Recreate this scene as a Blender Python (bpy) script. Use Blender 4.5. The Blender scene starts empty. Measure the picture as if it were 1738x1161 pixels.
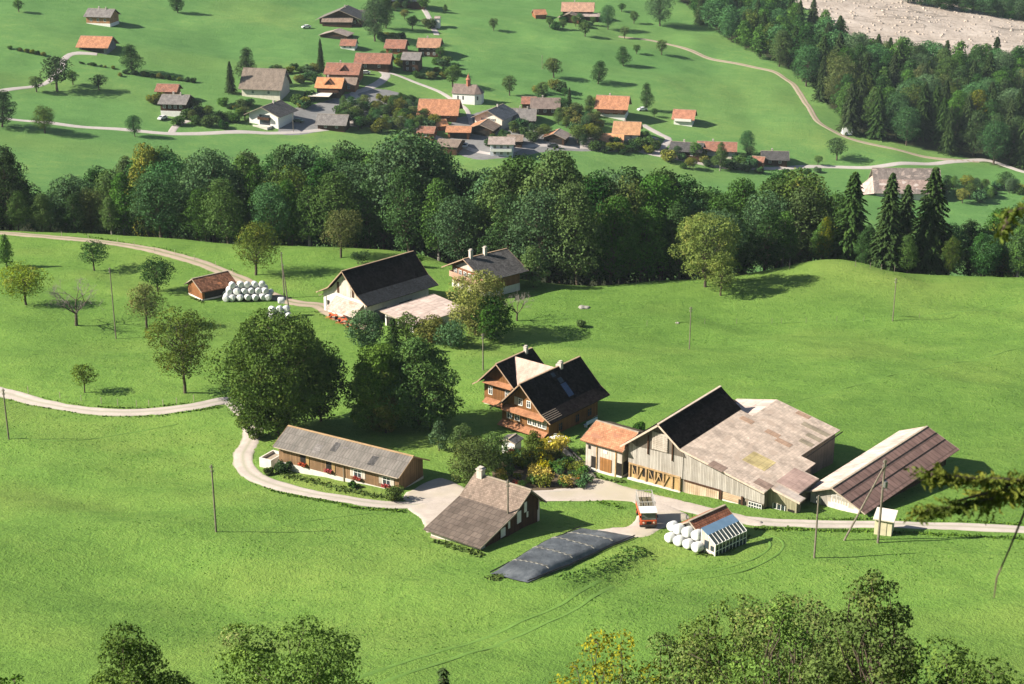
import bpy, bmesh, math, random
import numpy as np
from mathutils import Vector, Matrix

# ------------------------------------------------------------------ camera, world, sun, exposure
scn = bpy.context.scene
COL = scn.collection
TILT = math.radians(20.0)
FPX = 2700.0                       # focal length in photo pixels (photo 1738 wide)
CT, ST = math.cos(TILT), math.sin(TILT)
cd = bpy.data.cameras.new('camera'); cam = bpy.data.objects.new('camera', cd); COL.objects.link(cam)
cd.sensor_width = 36.0; cd.lens = 36.0 * FPX / 1738.0
cd.clip_start = 0.5; cd.clip_end = 6000
cd.dof.use_dof = True; cd.dof.focus_distance = 230.0; cd.dof.aperture_fstop = 2.0
cam.location = (0, 0, 0); cam.rotation_euler = (math.radians(90) - TILT, 0, 0)
scn.camera = cam
SUN_EL, SUN_AZ = 34.0, 8.0         # light travels towards +X and a little away from the camera
world = bpy.data.worlds.new('World'); scn.world = world; world.use_nodes = True
wn = world.node_tree.nodes; wl = world.node_tree.links
sky = wn.new('ShaderNodeTexSky'); sky.sky_type = 'NISHITA'; sky.sun_disc = False
sky.sun_elevation = math.radians(SUN_EL); sky.sun_rotation = math.radians(270 - SUN_AZ)
wn['Background'].inputs['Strength'].default_value = 0.05
wl.new(sky.outputs[0], wn['Background'].inputs['Color'])
sd = bpy.data.lights.new('sun', 'SUN'); sd.energy = 5.0; sd.angle = math.radians(0.5); sd.color = (1.0, 0.93, 0.80)
sun = bpy.data.objects.new('sun', sd); COL.objects.link(sun)
sdir = Vector((math.cos(math.radians(SUN_AZ)) * math.cos(math.radians(SUN_EL)),
               math.sin(math.radians(SUN_AZ)) * math.cos(math.radians(SUN_EL)), -math.sin(math.radians(SUN_EL))))
sun.rotation_euler = sdir.to_track_quat('-Z', 'Y').to_euler()
scn.view_settings.view_transform = 'Standard'; scn.view_settings.look = 'None'
scn.view_settings.gamma = 1.0; scn.view_settings.exposure = 1.2
scn.cycles.use_denoising = True
scn.cycles.max_bounces = 5; scn.cycles.diffuse_bounces = 1; scn.cycles.transmission_bounces = 3
scn.cycles.volume_bounces = 0; scn.cycles.transparent_max_bounces = 6

# ------------------------------------------------------------------ terrain height
def pchip(xs, ys):
    xs = np.array(xs, float); ys = np.array(ys, float); h = np.diff(xs); m = np.diff(ys) / h
    d = np.zeros(len(xs)); d[0] = m[0]; d[-1] = m[-1]
    for i in range(1, len(xs) - 1):
        if m[i-1] * m[i] > 0:
            w1 = 2*h[i] + h[i-1]; w2 = h[i] + 2*h[i-1]; d[i] = (w1 + w2) / (w1/m[i-1] + w2/m[i])
    def f(x):
        x = np.asarray(x, float); xc = np.clip(x, xs[0], xs[-1])
        i = np.clip(np.searchsorted(xs, xc) - 1, 0, len(xs) - 2)
        t = (xc - xs[i]) / h[i]; a = ys[i]; b = ys[i+1]
        return (2*t**3 - 3*t**2 + 1)*a + (t**3 - 2*t**2 + t)*h[i]*d[i] + (-2*t**3 + 3*t**2)*b + (t**3 - t**2)*h[i]*d[i+1]
    return f
_rs = np.random.RandomState(7); _tab = _rs.rand(256, 256)
def vnoise(x, y):
    x = np.asarray(x, float); y = np.asarray(y, float)
    xi = np.floor(x).astype(int); yi = np.floor(y).astype(int); fx = x - xi; fy = y - yi
    fx = fx*fx*(3 - 2*fx); fy = fy*fy*(3 - 2*fy)
    a = _tab[xi % 256, yi % 256]; b = _tab[(xi+1) % 256, yi % 256]; c = _tab[xi % 256, (yi+1) % 256]; d = _tab[(xi+1) % 256, (yi+1) % 256]
    return (a*(1-fx) + b*fx)*(1-fy) + (c*(1-fx) + d*fx)*fy - 0.5
ZA = pchip([-300, -60, 0, 40, 80, 110, 129, 163, 174, 218, 288, 324, 420], [1.5, 0.5, -2.2, -42, -68, -77.5, -81, -84.5, -86, -90.4, -93, -94, -95])
ZB = pchip([300, 430, 560, 676, 831, 1000, 1300, 2400], [-150, -146, -143, -131, -115, -98, -60, -12])
YE = pchip([-400, -110, -94, -73, -58, -38, -27, -18, -13, 3, 15, 26, 44, 54, 63, 68, 73, 84, 99, 400],
           [350, 331, 329, 325, 320, 318, 316, 311, 305, 293, 289, 292, 296, 301, 305, 303, 298, 296.5, 295, 270])
def gb(X, Y, cx, cy, rx, ry, rot=0.0):
    c, s = math.cos(rot), math.sin(rot); u = ((X-cx)*c + (Y-cy)*s)/rx; v = (-(X-cx)*s + (Y-cy)*c)/ry
    return np.exp(-(u*u + v*v))
def height(X, Y):
    X = np.asarray(X, float); Y = np.asarray(Y, float)
    ye = YE(X)
    a = ZA(Y)
    near = np.clip((Y - 90)/60, 0, 1) * np.clip((ye - Y)/30, 0, 1)
    a = a + near * (0.9*vnoise(X/38 + 3, Y/30 + 1) + 0.45*vnoise(X/14 + 9, Y/9 + 5) + 0.12*vnoise(X/5, Y/3.5))
    a = a + 1.6*gb(X, Y, 64, 298, 11, 9) + 0.9*gb(X, Y, 74, 286, 10, 6)          # knoll at the right of the meadow
    a = a - 0.9*gb(X, Y, 79, 290, 4, 5) 
    a = a + 1.1*gb(X, Y, -42, 309, 13, 4) + 0.9*gb(X, Y, -25, 296, 8, 5)
    a = a - 0.7*gb(X, Y, 50, 262, 40, 5, 0.2) + 0.5*gb(X, Y, 70, 240, 40, 8, 0.35)
    a = a + 0.9*gb(X, Y, -48, 168, 30, 7, 0.35) - 0.6*gb(X, Y, -30, 152, 26, 6, 0.3) + 0.5*gb(X, Y, 6, 140, 20, 4, 0.35)
    # folds of the pasture away from the farmyards
    mf = 1 - np.clip(1.25*np.exp(-(((X-12)/50)**4 + ((Y-188)/34)**4)), 0, 1); mf = mf * (1 - np.clip(1.25*np.exp(-(((X+32)/40)**4 + ((Y-275)/30)**4)), 0, 1)) * near
    fold = X*.45 + Y*.9; a = a + mf*(1.5*vnoise(fold/15 + 5, (X*.9 - Y*.45)/46 + 7) + 1.1*vnoise(fold/7 + 35, (X*.9 - Y*.45)/22 + 2) + .35*vnoise(fold/2.6 + 3, (X*.9 - Y*.45)/9))
    # grassy bank before the silage clamp
    a = a + 0.9*gb(X, Y, 10.5, 158.3, 8.0, 1.1, 0.87) - 0.45*gb(X, Y, 13.0, 154.5, 9.0, 1.8, 0.87)
    t = (Y - ye)
    drop = 0.42 * (np.logaddexp(0, t/3.0)*3.0 - 0.0)
    a = a - np.where(t > -25, drop, 0)
    b = ZB(Y) - 0.10*X + 1.6*vnoise(X/60 + 2, Y/55) + (2.3*vnoise(X/31 + 12, Y/27 + 4) + 1.0*vnoise(X/13 + 40, Y/11 + 14)) * np.clip((Y - 480)/100, 0, 1)
    b = np.where(b > -6, -6 + (b + 6)*0.1, b)
    k = 4.0
    m = np.maximum(a, b); z = m + k*np.log(np.exp((a - m)/k) + np.exp((b - m)/k))
    z = np.where(t < -30, a, z)
    return z
_D = np.concatenate([np.arange(15, 420, 0.5), np.arange(420, 2300, 1.5)])
def ray(px, py):
    u = (px - 869.0)/FPX; v = (py - 580.5)/FPX
    return u, CT - v*ST, -ST - v*CT
def G(px, py, dz=0.0):
    """point of the ground seen at a photo pixel"""
    r = ray(px, py); x = r[0]*_D; y = r[1]*_D; z = r[2]*_D; g = height(x, y) + dz
    i = int(np.argmax(z < g)); i = max(i, 1)
    t = (z[i-1] - g[i-1]) / ((z[i-1] - g[i-1]) - (z[i] - g[i]) + 1e-9); d = _D[i-1] + t*(_D[i] - _D[i-1])
    X, Y = r[0]*d, r[1]*d
    return Vector((X, Y, float(height(X, Y))))
def hz(x, y): return float(height(x, y))
def proj(X, Y, Z):
    d = Y*CT - Z*ST; up = Y*ST + Z*CT
    return 869 + FPX*X/d, 580.5 - FPX*up/d, FPX/d
def pscale(p): return proj(p[0], p[1], p[2])[2]

# ------------------------------------------------------------------ tagging, mesh building
def tag(o, label=None, cat=None, group=None, kind=None):
    if label: o['label'] = label
    if cat: o['category'] = cat
    if group: o['group'] = group
    if kind: o['kind'] = kind
    return o
def empty(name, loc, rz=0.0, sc=(1, 1, 1), label=None, cat=None, group=None):
    o = bpy.data.objects.new(name, None); COL.objects.link(o); o.empty_display_size = 0.5
    o.location = loc; o.rotation_euler = (0, 0, rz); o.scale = sc
    return tag(o, label, cat, group)
def np_mesh(name, verts, faces, nper, mat, parent=None, smooth=False, attr=None, loc=None):
    me = bpy.data.meshes.new(name); verts = np.asarray(verts, np.float32); faces = np.asarray(faces, np.int32).ravel()
    nf = len(faces)//nper
    me.vertices.add(len(verts)); me.vertices.foreach_set('co', verts.ravel())
    me.loops.add(len(faces)); me.loops.foreach_set('vertex_index', faces)
    me.polygons.add(nf); me.polygons.foreach_set('loop_start', np.arange(nf, dtype=np.int32)*nper)
    me.polygons.foreach_set('loop_total', np.full(nf, nper, np.int32))
    if smooth: me.polygons.foreach_set('use_smooth', np.ones(nf, bool))
    for k, (dom, arr) in (attr or {}).items():
        at = me.attributes.new(k, 'FLOAT', dom); at.data.foreach_set('value', np.asarray(arr, np.float32))
    me.update(calc_edges=True); me.validate()
    if mat: me.materials.append(mat)
    o = bpy.data.objects.new(name, me); COL.objects.link(o)
    if parent: o.parent = parent
    if loc is not None: o.location = loc
    return o

class MB:
    """collects polygons; build() makes ONE mesh object with a metric UV map (u level, v up the slope)"""
    def __init__(s): s.v = []; s.f = []; s.m = []
    def poly(s, pts, mi=0):
        i = len(s.v); s.v += [Vector(p) for p in pts]; s.f.append(list(range(i, i+len(pts)))); s.m.append(mi); return s
    def box(s, x0, x1, y0, y1, z0, z1, mi=0, M=None):
        c = [Vector((x, y, z)) for z in (z0, z1) for y in (y0, y1) for x in (x0, x1)]
        if M is not None: c = [M @ p for p in c]
        i = len(s.v); s.v += c
        for q in ((0, 2, 3, 1), (4, 5, 7, 6), (0, 1, 5, 4), (2, 6, 7, 3), (0, 4, 6, 2), (1, 3, 7, 5)):
            s.f.append([i+k for k in q]); s.m.append(mi)
        return s
    def slab(s, quad, th, mi=0, mi2=None):
        """thick panel: quad is the TOP face (counter-clockwise seen from above); th goes against its normal"""
        q = [Vector(p) for p in quad]; n = Vector((0, 0, 0))
        for k in range(len(q)):
            a, b = q[k], q[(k+1) % len(q)]; n += a.cross(b)
        n.normalize()
        if n.z < 0: q.reverse(); n = -n
        lo = [p - n*th for p in q]; s.poly(q, mi); s.poly(list(reversed(lo)), mi if mi2 is None else mi2)
        for k in range(len(q)):
            j = (k+1) % len(q); s.poly([q[k], lo[k], lo[j], q[j]], mi if mi2 is None else mi2)
        return s
    def tube(s, p0, p1, r0, r1=None, n=6, mi=0, cap=True):
        p0 = Vector(p0); p1 = Vector(p1); r1 = r0 if r1 is None else r1
        d = (p1 - p0)
        if d.length < 1e-6: return s
        d.normalize(); a = d.orthogonal().normalized(); b = d.cross(a); i = len(s.v)
        for p, r in ((p0, r0), (p1, r1)):
            for k in range(n):
                t = 2*math.pi*k/n; s.v.append(p + (a*math.cos(t) + b*math.sin(t))*r)
        for k in range(n):
            j = (k+1) % n; s.f.append([i+k, i+j, i+n+j, i+n+k]); s.m.append(mi)
        if cap:
            s.f.append([i+n+k for k in range(n)]); s.m.append(mi); s.f.append([i+k for k in reversed(range(n))]); s.m.append(mi)
        return s
    def build(s, name, mats, parent=None, smooth=False, loc=None, rz=None):
        me = bpy.data.meshes.new(name); me.from_pydata([tuple(p) for p in s.v], [], s.f)
        for m in (mats if isinstance(mats, (list, tuple)) else [mats]): me.materials.append(m)
        uv = me.uv_layers.new(name='UVMap')
        for p in me.polygons:
            p.material_index = s.m[p.index]; p.use_smooth = smooth
            n = p.normal; t = Vector((-n.y, n.x, 0)) if abs(n.z) < 0.985 else Vector((1, 0, 0))
            t.normalize(); b = n.cross(t)
            for li in p.loop_indices:
                co = me.vertices[me.loops[li].vertex_index].co; uv.data[li].uv = (co.dot(t), co.dot(b))
        me.update()
        o = bpy.data.objects.new(name, me); COL.objects.link(o)
        if parent: o.parent = parent
        if loc is not None: o.location = loc
        if rz is not None: o.rotation_euler = (0, 0, rz)
        return o

# ------------------------------------------------------------------ materials
class NT:
    def __init__(s, name, rough=0.9, spec=0.2):
        s.m = bpy.data.materials.new(name); s.m.use_nodes = True; s.t = s.m.node_tree; s.n = s.t.nodes; s.l = s.t.links
        s.b = s.n['Principled BSDF']; s.b.inputs['Roughness'].default_value = rough; s.b.inputs['Specular IOR Level'].default_value = spec
    def add(s, typ, ins=None, **kw):
        n = s.n.new(typ)
        for k, v in kw.items(): setattr(n, k, v)
        for k, v in (ins or {}).items():
            if isinstance(v, bpy.types.NodeSocket): s.l.new(v, n.inputs[k])
            else: n.inputs[k].default_value = v
        return n
    def math(s, op, a, b=0.0, c=0.0, clamp=False):
        return s.add('ShaderNodeMath', {0: a, 1: b, 2: c}, operation=op, use_clamp=clamp).outputs[0]
    def noise(s, vec, scale, detail=3.0, rough=0.55, dist=0.0):
        return s.add('ShaderNodeTexNoise', {'Vector': vec, 'Scale': scale, 'Detail': detail, 'Roughness': rough, 'Distortion': dist}).outputs[0]
    def ramp(s, fac, stops):
        r = s.add('ShaderNodeValToRGB', {0: fac}); e = r.color_ramp.elements
        while len(e) < len(stops): e.new(0.5)
        for k, (p, c) in enumerate(stops): e[k].position = p; e[k].color = (*c, 1) if len(c) == 3 else c
        return r.outputs[0]
    def mix(s, f, a, b, mode='MIX'):
        n = s.add('ShaderNodeMix', data_type='RGBA', blend_type=mode)
        for k, v in ((0, f), (6, a), (7, b)):
            if isinstance(v, bpy.types.NodeSocket): s.l.new(v, n.inputs[k])
            else: n.inputs[k].default_value = v if k == 0 else ((*v, 1) if len(v) == 3 else v)
        return n.outputs[2]
    def vscale(s, vec, sc):
        return s.add('ShaderNodeVectorMath', {0: vec, 1: sc}, operation='MULTIPLY').outputs[0]
    def obj(s): return s.add('ShaderNodeTexCoord').outputs['Object']
    def uv(s): return s.add('ShaderNodeTexCoord').outputs['UV']
    def pos(s): return s.add('ShaderNodeNewGeometry').outputs['Position']
    def col(s, c): s.l.new(c, s.b.inputs['Base Color'])
    def bump(s, h, strength=0.5, dist=0.05):
        n = s.add('ShaderNodeBump', {'Strength': strength, 'Distance': dist, 'Height': h}); s.l.new(n.outputs[0], s.b.inputs['Normal'])
def sc3(c, k): return (c[0]*k, c[1]*k, c[2]*k)
_cache = {}
def memo(fn):
    def g(*a, **k):
        key = (fn.__name__,) + a + tuple(sorted(k.items()))
        if key not in _cache: _cache[key] = fn(*a, **k)
        return _cache[key]
    return g
@memo
def m_plain(name, c, var=0.25, sc=1.2, rough=0.85, spec=0.2, metal=0.0):
    t = NT(name, rough, spec); n = t.noise(t.obj(), sc, 4)
    t.col(t.ramp(n, [(0.3, sc3(c, 1-var)), (0.7, sc3(c, 1+var))])); t.b.inputs['Metallic'].default_value = metal
    t.bump(t.noise(t.obj(), sc*9, 2), 0.25, 0.02); return t.m
@memo
def m_planks(name, c, w=0.22, var=0.35, horiz=False, stain=0.45, c2=None):
    """weathered boards; board joints and every board its own tone"""
    t = NT(name, 0.88, 0.15); uv = t.uv(); sp = t.add('ShaderNodeSeparateXYZ', {0: uv})
    u, v = (sp.outputs[1], sp.outputs[0]) if horiz else (sp.outputs[0], sp.outputs[1])
    q = t.math('DIVIDE', u, w); fl = t.math('FLOOR', q); fr = t.math('FRACT', q)
    rnd = t.add('ShaderNodeTexWhiteNoise', {'W': fl}, noise_dimensions='1D').outputs[0]
    cmb = t.add('ShaderNodeCombineXYZ', {0: t.math('MULTIPLY', u, 3.2), 1: t.math('MULTIPLY', v, 0.5), 2: rnd}).outputs[0]
    n = t.noise(cmb, 1.6, 4, 0.6); big = t.noise(t.vscale(uv, (0.35, 0.5, 1)), 1.0, 3)
    col = t.ramp(t.math('ADD', t.math('MULTIPLY', rnd, 0.45), t.math('MULTIPLY', n, 0.6)), [(0.15, sc3(c, 1-var)), (0.85, sc3(c, 1+var))])
    col = t.mix(t.math('MULTIPLY', t.math('SUBTRACT', big, 0.42, clamp=True), stain*5, clamp=True), col, c2 or sc3(c, 0.55))
    gap = t.math('LESS_THAN', fr, 0.09)
    t.col(t.mix(t.math('MULTIPLY', gap, 0.75), col, (0.015, 0.012, 0.01)))
    t.bump(t.math('ADD', t.math('MULTIPLY', gap, -1.0), t.math('MULTIPLY', n, 0.3)), 0.6, 0.02); return t.m
@memo
def m_tiles(name, c, pw=0.32, ph=0.36, var=0.3, patch=None, pf=0.5, moss=0.25, corr=False, rough=0.8, gapd=0.5, spec=0.12):
    """roof covering laid in courses: pw wide, ph up the slope"""
    t = NT(name, rough, spec); uv = t.uv()
    br = t.add('ShaderNodeTexBrick', {'Vector': uv, 'Scale': 1.0, 'Mortar Size': 0.035*ph, 'Brick Width': pw, 'Row Height': ph, 'Mortar Smooth': 0.3,
               'Color1': (*sc3(c, 1-var), 1), 'Color2': (*sc3(c, 1+var), 1), 'Mortar': (*sc3(c, 1-gapd), 1)})
    br.inputs['Bias'].default_value = 0.0
    n = t.noise(t.vscale(uv, (0.6, 0.35, 1)), 1.0, 5, 0.65); st = t.noise(t.vscale(uv, (2.2, 0.16, 1)), 1.0, 3)
    col = t.mix(0.75, br.outputs[0], t.ramp(n, [(0.3, (0.52, 0.52, 0.52)), (0.7, (1.3, 1.3, 1.3))]), 'MULTIPLY')
    col = t.mix(t.math('MULTIPLY', t.math('SUBTRACT', st, 0.5, clamp=True), 2.5*moss, clamp=True), col, (c[0]*.35+.02, c[1]*.45+.02, c[2]*.5+.01))
    if patch:
        p = t.noise(t.vscale(uv, (0.9, 1.3, 1)), 0.55, 1.0, 0.4)
        col = t.mix(t.math('MULTIPLY', t.math('SUBTRACT', p, 1-pf*1.0, clamp=True), 14, clamp=True), col, t.mix(0.6, patch, br.outputs[0], 'MULTIPLY') if False else patch)
    t.col(col)
    h = br.outputs[1]
    if corr:
        sp = t.add('ShaderNodeSeparateXYZ', {0: uv}); h = t.math('ADD', h, t.math('MULTIPLY', t.math('SINE', t.math('MULTIPLY', sp.outputs[0], 35.0)), -0.3))
    t.bump(t.math('MULTIPLY', h, -1.0), 0.7, 0.04); return t.m
@memo
def m_plaster(name, c, dirt=0.35):
    t = NT(name, 0.9, 0.15); o = t.obj(); n = t.noise(o, 0.8, 5, 0.65); st = t.noise(t.vscale(o, (1.5, 1.5, 0.25)), 1.2, 4)
    col = t.ramp(n, [(0.3, sc3(c, 0.88)), (0.7, sc3(c, 1.05))])
    col = t.mix(t.math('MULTIPLY', t.math('SUBTRACT', st, 0.5, clamp=True), dirt*4, clamp=True), col, (c[0]*.55, c[1]*.5, c[2]*.42))
    t.col(col); t.bump(t.noise(o, 9, 2), 0.2, 0.02); return t.m
@memo
def m_leaf(name, c, hue=0.03, val=0.5, trans=0.16, tint=None, tf=0.0):
    t = NT(name, 0.7, 0.12); oi = t.add('ShaderNodeObjectInfo').outputs['Random']
    sh = t.add('ShaderNodeAttribute', attribute_name='shade', attribute_type='GEOMETRY').outputs['Fac']
    n = t.noise(t.obj(), 0.35, 3, 0.6)
    k = t.math('ADD', t.math('MULTIPLY', sh, 0.55), t.math('MULTIPLY', n, 0.45))
    col = t.ramp(k, [(0.2, (c[0]*(1-val), c[1]*(1-val), c[2]*(1-val))), (0.5, c), (0.85, (c[0]*(1+val)*1.15, c[1]*(1+val), c[2]*(1+val*.5)))])
    if tint: col = t.mix(t.math('MULTIPLY', t.math('SUBTRACT', n, 0.62-tf*0.3, clamp=True), 6, clamp=True), col, tint)
    hs = t.add('ShaderNodeHueSaturation', {'Hue': t.math('ADD', 0.5 - hue/2, t.math('MULTIPLY', oi, hue)), 'Saturation': t.math('ADD', 0.85, t.math('MULTIPLY', oi, 0.25)),
               'Value': t.math('ADD', 0.8, t.math('MULTIPLY', t.math('FRACT', t.math('MULTIPLY', oi, 7.31)), 0.45)), 'Color': col}).outputs[0]
    d = t.add('ShaderNodeBsdfDiffuse', {'Color': hs}); tr = t.add('ShaderNodeBsdfTranslucent', {'Color': t.mix(1.0, hs, (1.1, 1.15, 0.55), 'MULTIPLY')})
    mx = t.add('ShaderNodeMixShader', {0: trans}); t.l.new(d.outputs[0], mx.inputs[1]); t.l.new(tr.outputs[0], mx.inputs[2])
    t.l.new(mx.outputs[0], t.n['Material Output'].inputs['Surface']); return t.m

M_BARK = m_plain('bark', (0.085, 0.065, 0.048), 0.35, 3.0)
M_BARKP = m_plain('pale bark', (0.22, 0.20, 0.17), 0.35, 3.0)
M_POLE = m_plain('weathered pole wood', (0.17, 0.145, 0.115), 0.3, 2.0)

def m_ground():
    t = NT('meadow grass', 0.95, 0.08); p = t.pos()
    big = t.noise(p, 0.018, 3); mid = t.noise(t.vscale(p, (0.13, 0.20, 0.2)), 1.0, 5, 0.62, 0.25); fine = t.noise(t.vscale(p, (0.9, 1.2, 1.0)), 1.0, 4, 0.75); ff = t.noise(p, 3.2, 3, 0.75)
    k = t.math('ADD', t.math('ADD', t.math('MULTIPLY', big, 0.30), t.math('MULTIPLY', mid, 0.26)), t.math('ADD', t.math('MULTIPLY', fine, 0.24), t.math('MULTIPLY', ff, 0.20)))
    col = t.ramp(k, [(0.34, (0.060, 0.130, 0.024)), (0.5, (0.118, 0.214, 0.040)), (0.66, (0.190, 0.285, 0.060))])
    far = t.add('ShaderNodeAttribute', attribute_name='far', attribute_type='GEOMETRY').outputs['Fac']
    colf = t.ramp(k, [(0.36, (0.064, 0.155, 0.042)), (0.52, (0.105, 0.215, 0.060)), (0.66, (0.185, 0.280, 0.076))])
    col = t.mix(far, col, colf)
    dry = t.add('ShaderNodeAttribute', attribute_name='dry', attribute_type='GEOMETRY').outputs['Fac']
    col = t.mix(t.math('MULTIPLY', dry, t.math('ADD', 0.4, fine)), col, (0.215, 0.265, 0.062))
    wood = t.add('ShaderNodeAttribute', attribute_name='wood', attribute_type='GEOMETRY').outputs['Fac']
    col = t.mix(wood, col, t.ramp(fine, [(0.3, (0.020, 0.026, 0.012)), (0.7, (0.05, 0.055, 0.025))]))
    # small dark flecks: molehills, tufts and hoof marks
    vo = t.add('ShaderNodeTexVoronoi', {'Vector': t.vscale(p, (0.42, 0.6, 0.4)), 'Scale': 1.0, 'Randomness': 1.0})
    fl = t.math('LESS_THAN', vo.outputs['Distance'], t.math('MULTIPLY', t.noise(p, 0.07, 2), 0.22))
    col = t.mix(t.math('MULTIPLY', fl, 0.45), col, (0.035, 0.075, 0.015))
    t.col(col)
    t.bump(t.math('ADD', t.math('ADD', t.math('MULTIPLY', mid, 1.0), t.math('MULTIPLY', fine, 0.8)), t.math('MULTIPLY', ff, 0.55)), 1.0, 0.34)
    return t.m

# ------------------------------------------------------------------ ground sheet
def inpoly(x, y, P):
    x = np.asarray(x, float); y = np.asarray(y, float); r = np.zeros(x.shape, bool); n = len(P)
    for i in range(n):
        x0, y0 = P[i]; x1, y1 = P[(i+1) % n]
        c = ((y0 > y) != (y1 > y)) & (x < (x1-x0)*(y-y0)/((y1-y0) + 1e-12) + x0); r ^= c
    return r
def proj_np(X, Y, Z):
    d = Y*CT - Z*ST; up = Y*ST + Z*CT; d = np.where(d < 1, 1, d)
    return 869 + FPX*X/d, 580.5 - FPX*up/d
def wpoly(pix): return [tuple(G(*p)[:2]) for p in pix]
ys = [-60.0]
while ys[-1] < 2300:
    y = ys[-1]; ys.append(y + (4 if y < 100 else 0.9 if y < 190 else 1.3 if y < 345 else 3 if y < 460 else 2.6 if y < 900 else 6 + (y-900)*0.03))
half = [0.0]
while half[-1] < 900:
    x = half[-1]; half.append(x + (1.3 if x < 115 else 2.6 if x < 300 else 8))
xs = np.array([-h for h in half[:0:-1]] + half); ys = np.array(ys)
GX, GY = np.meshgrid(xs, ys); GZ = height(GX, GY)
near_detail = np.clip((GY-120)/30, 0, 1)*np.clip((400-GY)/60, 0, 1)
GZ = GZ + near_detail*(0.16*vnoise(GX/2.3, GY/2.1) + 0.10*vnoise(GX/1.4+9, GY/1.3))
nv = GX.shape; idx = np.arange(GX.size).reshape(nv)
quads = np.stack([idx[:-1, :-1], idx[:-1, 1:], idx[1:, 1:], idx[1:, :-1]], -1).reshape(-1, 4)
DRY = [wpoly([(470, 800), (560, 810), (690, 848), (600, 850), (500, 825), (452, 795)]), wpoly([(1062, 818), (1110, 838), (1170, 852), (1140, 862), (1070, 840)])]
dry = np.zeros(GX.shape)
for P in DRY: dry = np.maximum(dry, inpoly(GX, GY, P)*0.65)
yeg = YE(GX)
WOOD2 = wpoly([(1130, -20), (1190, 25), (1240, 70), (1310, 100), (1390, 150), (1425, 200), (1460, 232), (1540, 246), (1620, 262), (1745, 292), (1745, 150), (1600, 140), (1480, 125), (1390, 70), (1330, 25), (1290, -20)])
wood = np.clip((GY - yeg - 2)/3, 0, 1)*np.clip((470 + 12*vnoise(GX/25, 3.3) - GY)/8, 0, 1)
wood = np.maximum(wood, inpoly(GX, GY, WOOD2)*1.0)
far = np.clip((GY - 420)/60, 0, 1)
dry = np.maximum(dry, 0.5*np.clip(vnoise(GX/60+4, GY/24+2)+0.0, 0, 1)*far)
dry = np.maximum(dry, (1-far)*(0.75*np.clip(vnoise(GX/26+14, GY/13+22)+vnoise(GX/9+4, GY/6+2)*.5-.08, 0, 1) + .35*gb(GX, GY, 14, 161, 7, 4, .5) + .3*gb(GX, GY, 60, 290, 25, 12) + .25*gb(GX, GY, -20, 140, 22, 5, .35)))
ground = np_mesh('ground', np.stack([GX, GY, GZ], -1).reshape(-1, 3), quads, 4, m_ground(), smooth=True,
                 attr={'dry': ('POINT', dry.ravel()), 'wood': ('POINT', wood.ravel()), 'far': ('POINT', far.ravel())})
tag(ground, kind='structure')
def surf(X, Y):
    """height of the built (bilinear) sheet"""
    X = np.asarray(X, float); Y = np.asarray(Y, float)
    i = np.clip(np.searchsorted(xs, X) - 1, 0, len(xs)-2); j = np.clip(np.searchsorted(ys, Y) - 1, 0, len(ys)-2)
    fx = (X - xs[i])/(xs[i+1]-xs[i]); fy = (Y - ys[j])/(ys[j+1]-ys[j])
    return (GZ[j, i]*(1-fx) + GZ[j, i+1]*fx)*(1-fy) + (GZ[j+1, i]*(1-fx) + GZ[j+1, i+1]*fx)*fy

# ------------------------------------------------------------------ roads, yards, river bed: sheets laid on the ground
def m_gravel(name, c, var=0.3, grass=0.0, tracks=False, c2=None):
    t = NT(name, 0.95, 0.1); p = t.pos(); n = t.noise(p, 0.5, 5, 0.65); f = t.noise(p, 5.0, 3, 0.7)
    col = t.ramp(t.math('ADD', t.math('MULTIPLY', n, 0.65), t.math('MULTIPLY', f, 0.35)), [(0.3, sc3(c, 1-var)), (0.7, sc3(c, 1+var))])
    if c2: col = t.mix(t.math('MULTIPLY', t.math('SUBTRACT', t.noise(p, 0.11, 4), 0.5, clamp=True), 6, clamp=True), col, c2)
    if tracks:
        a = t.add('ShaderNodeAttribute', attribute_name='across', attribute_type='GEOMETRY').outputs['Fac']
        mid = t.math('SUBTRACT', 1.0, t.math('MULTIPLY', t.math('ABSOLUTE', a), 3.2), clamp=True)
        edge = t.math('MULTIPLY', t.math('SUBTRACT', t.math('ABSOLUTE', a), 0.80, clamp=True), 5, clamp=True)
        k = t.math('MULTIPLY', t.math('MAXIMUM', t.math('MULTIPLY', mid, grass), edge), t.math('ADD', 0.1, t.math('MULTIPLY', n, 1.3)), clamp=True)
        col = t.mix(k, col, (0.11, 0.165, 0.045))
    t.col(col); t.bump(f, 0.4, 0.05); return t.m
def smooth_path(P, step):
    P = [Vector((p[0], p[1])) for p in P]; out = []
    n = len(P)
    for i in range(n-1):
        p0 = P[max(i-1, 0)]; p1 = P[i]; p2 = P[i+1]; p3 = P[min(i+2, n-1)]
        m = max(2, int((p2-p1).length/step))
        for k in range(m):
            t = k/m; out.append(0.5*((2*p1) + (p2-p0)*t + (2*p0-5*p1+4*p2-p3)*t*t + (3*p1-p0-3*p2+p3)*t**3))
    out.append(P[-1]); return out
ROADPTS = []
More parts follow.
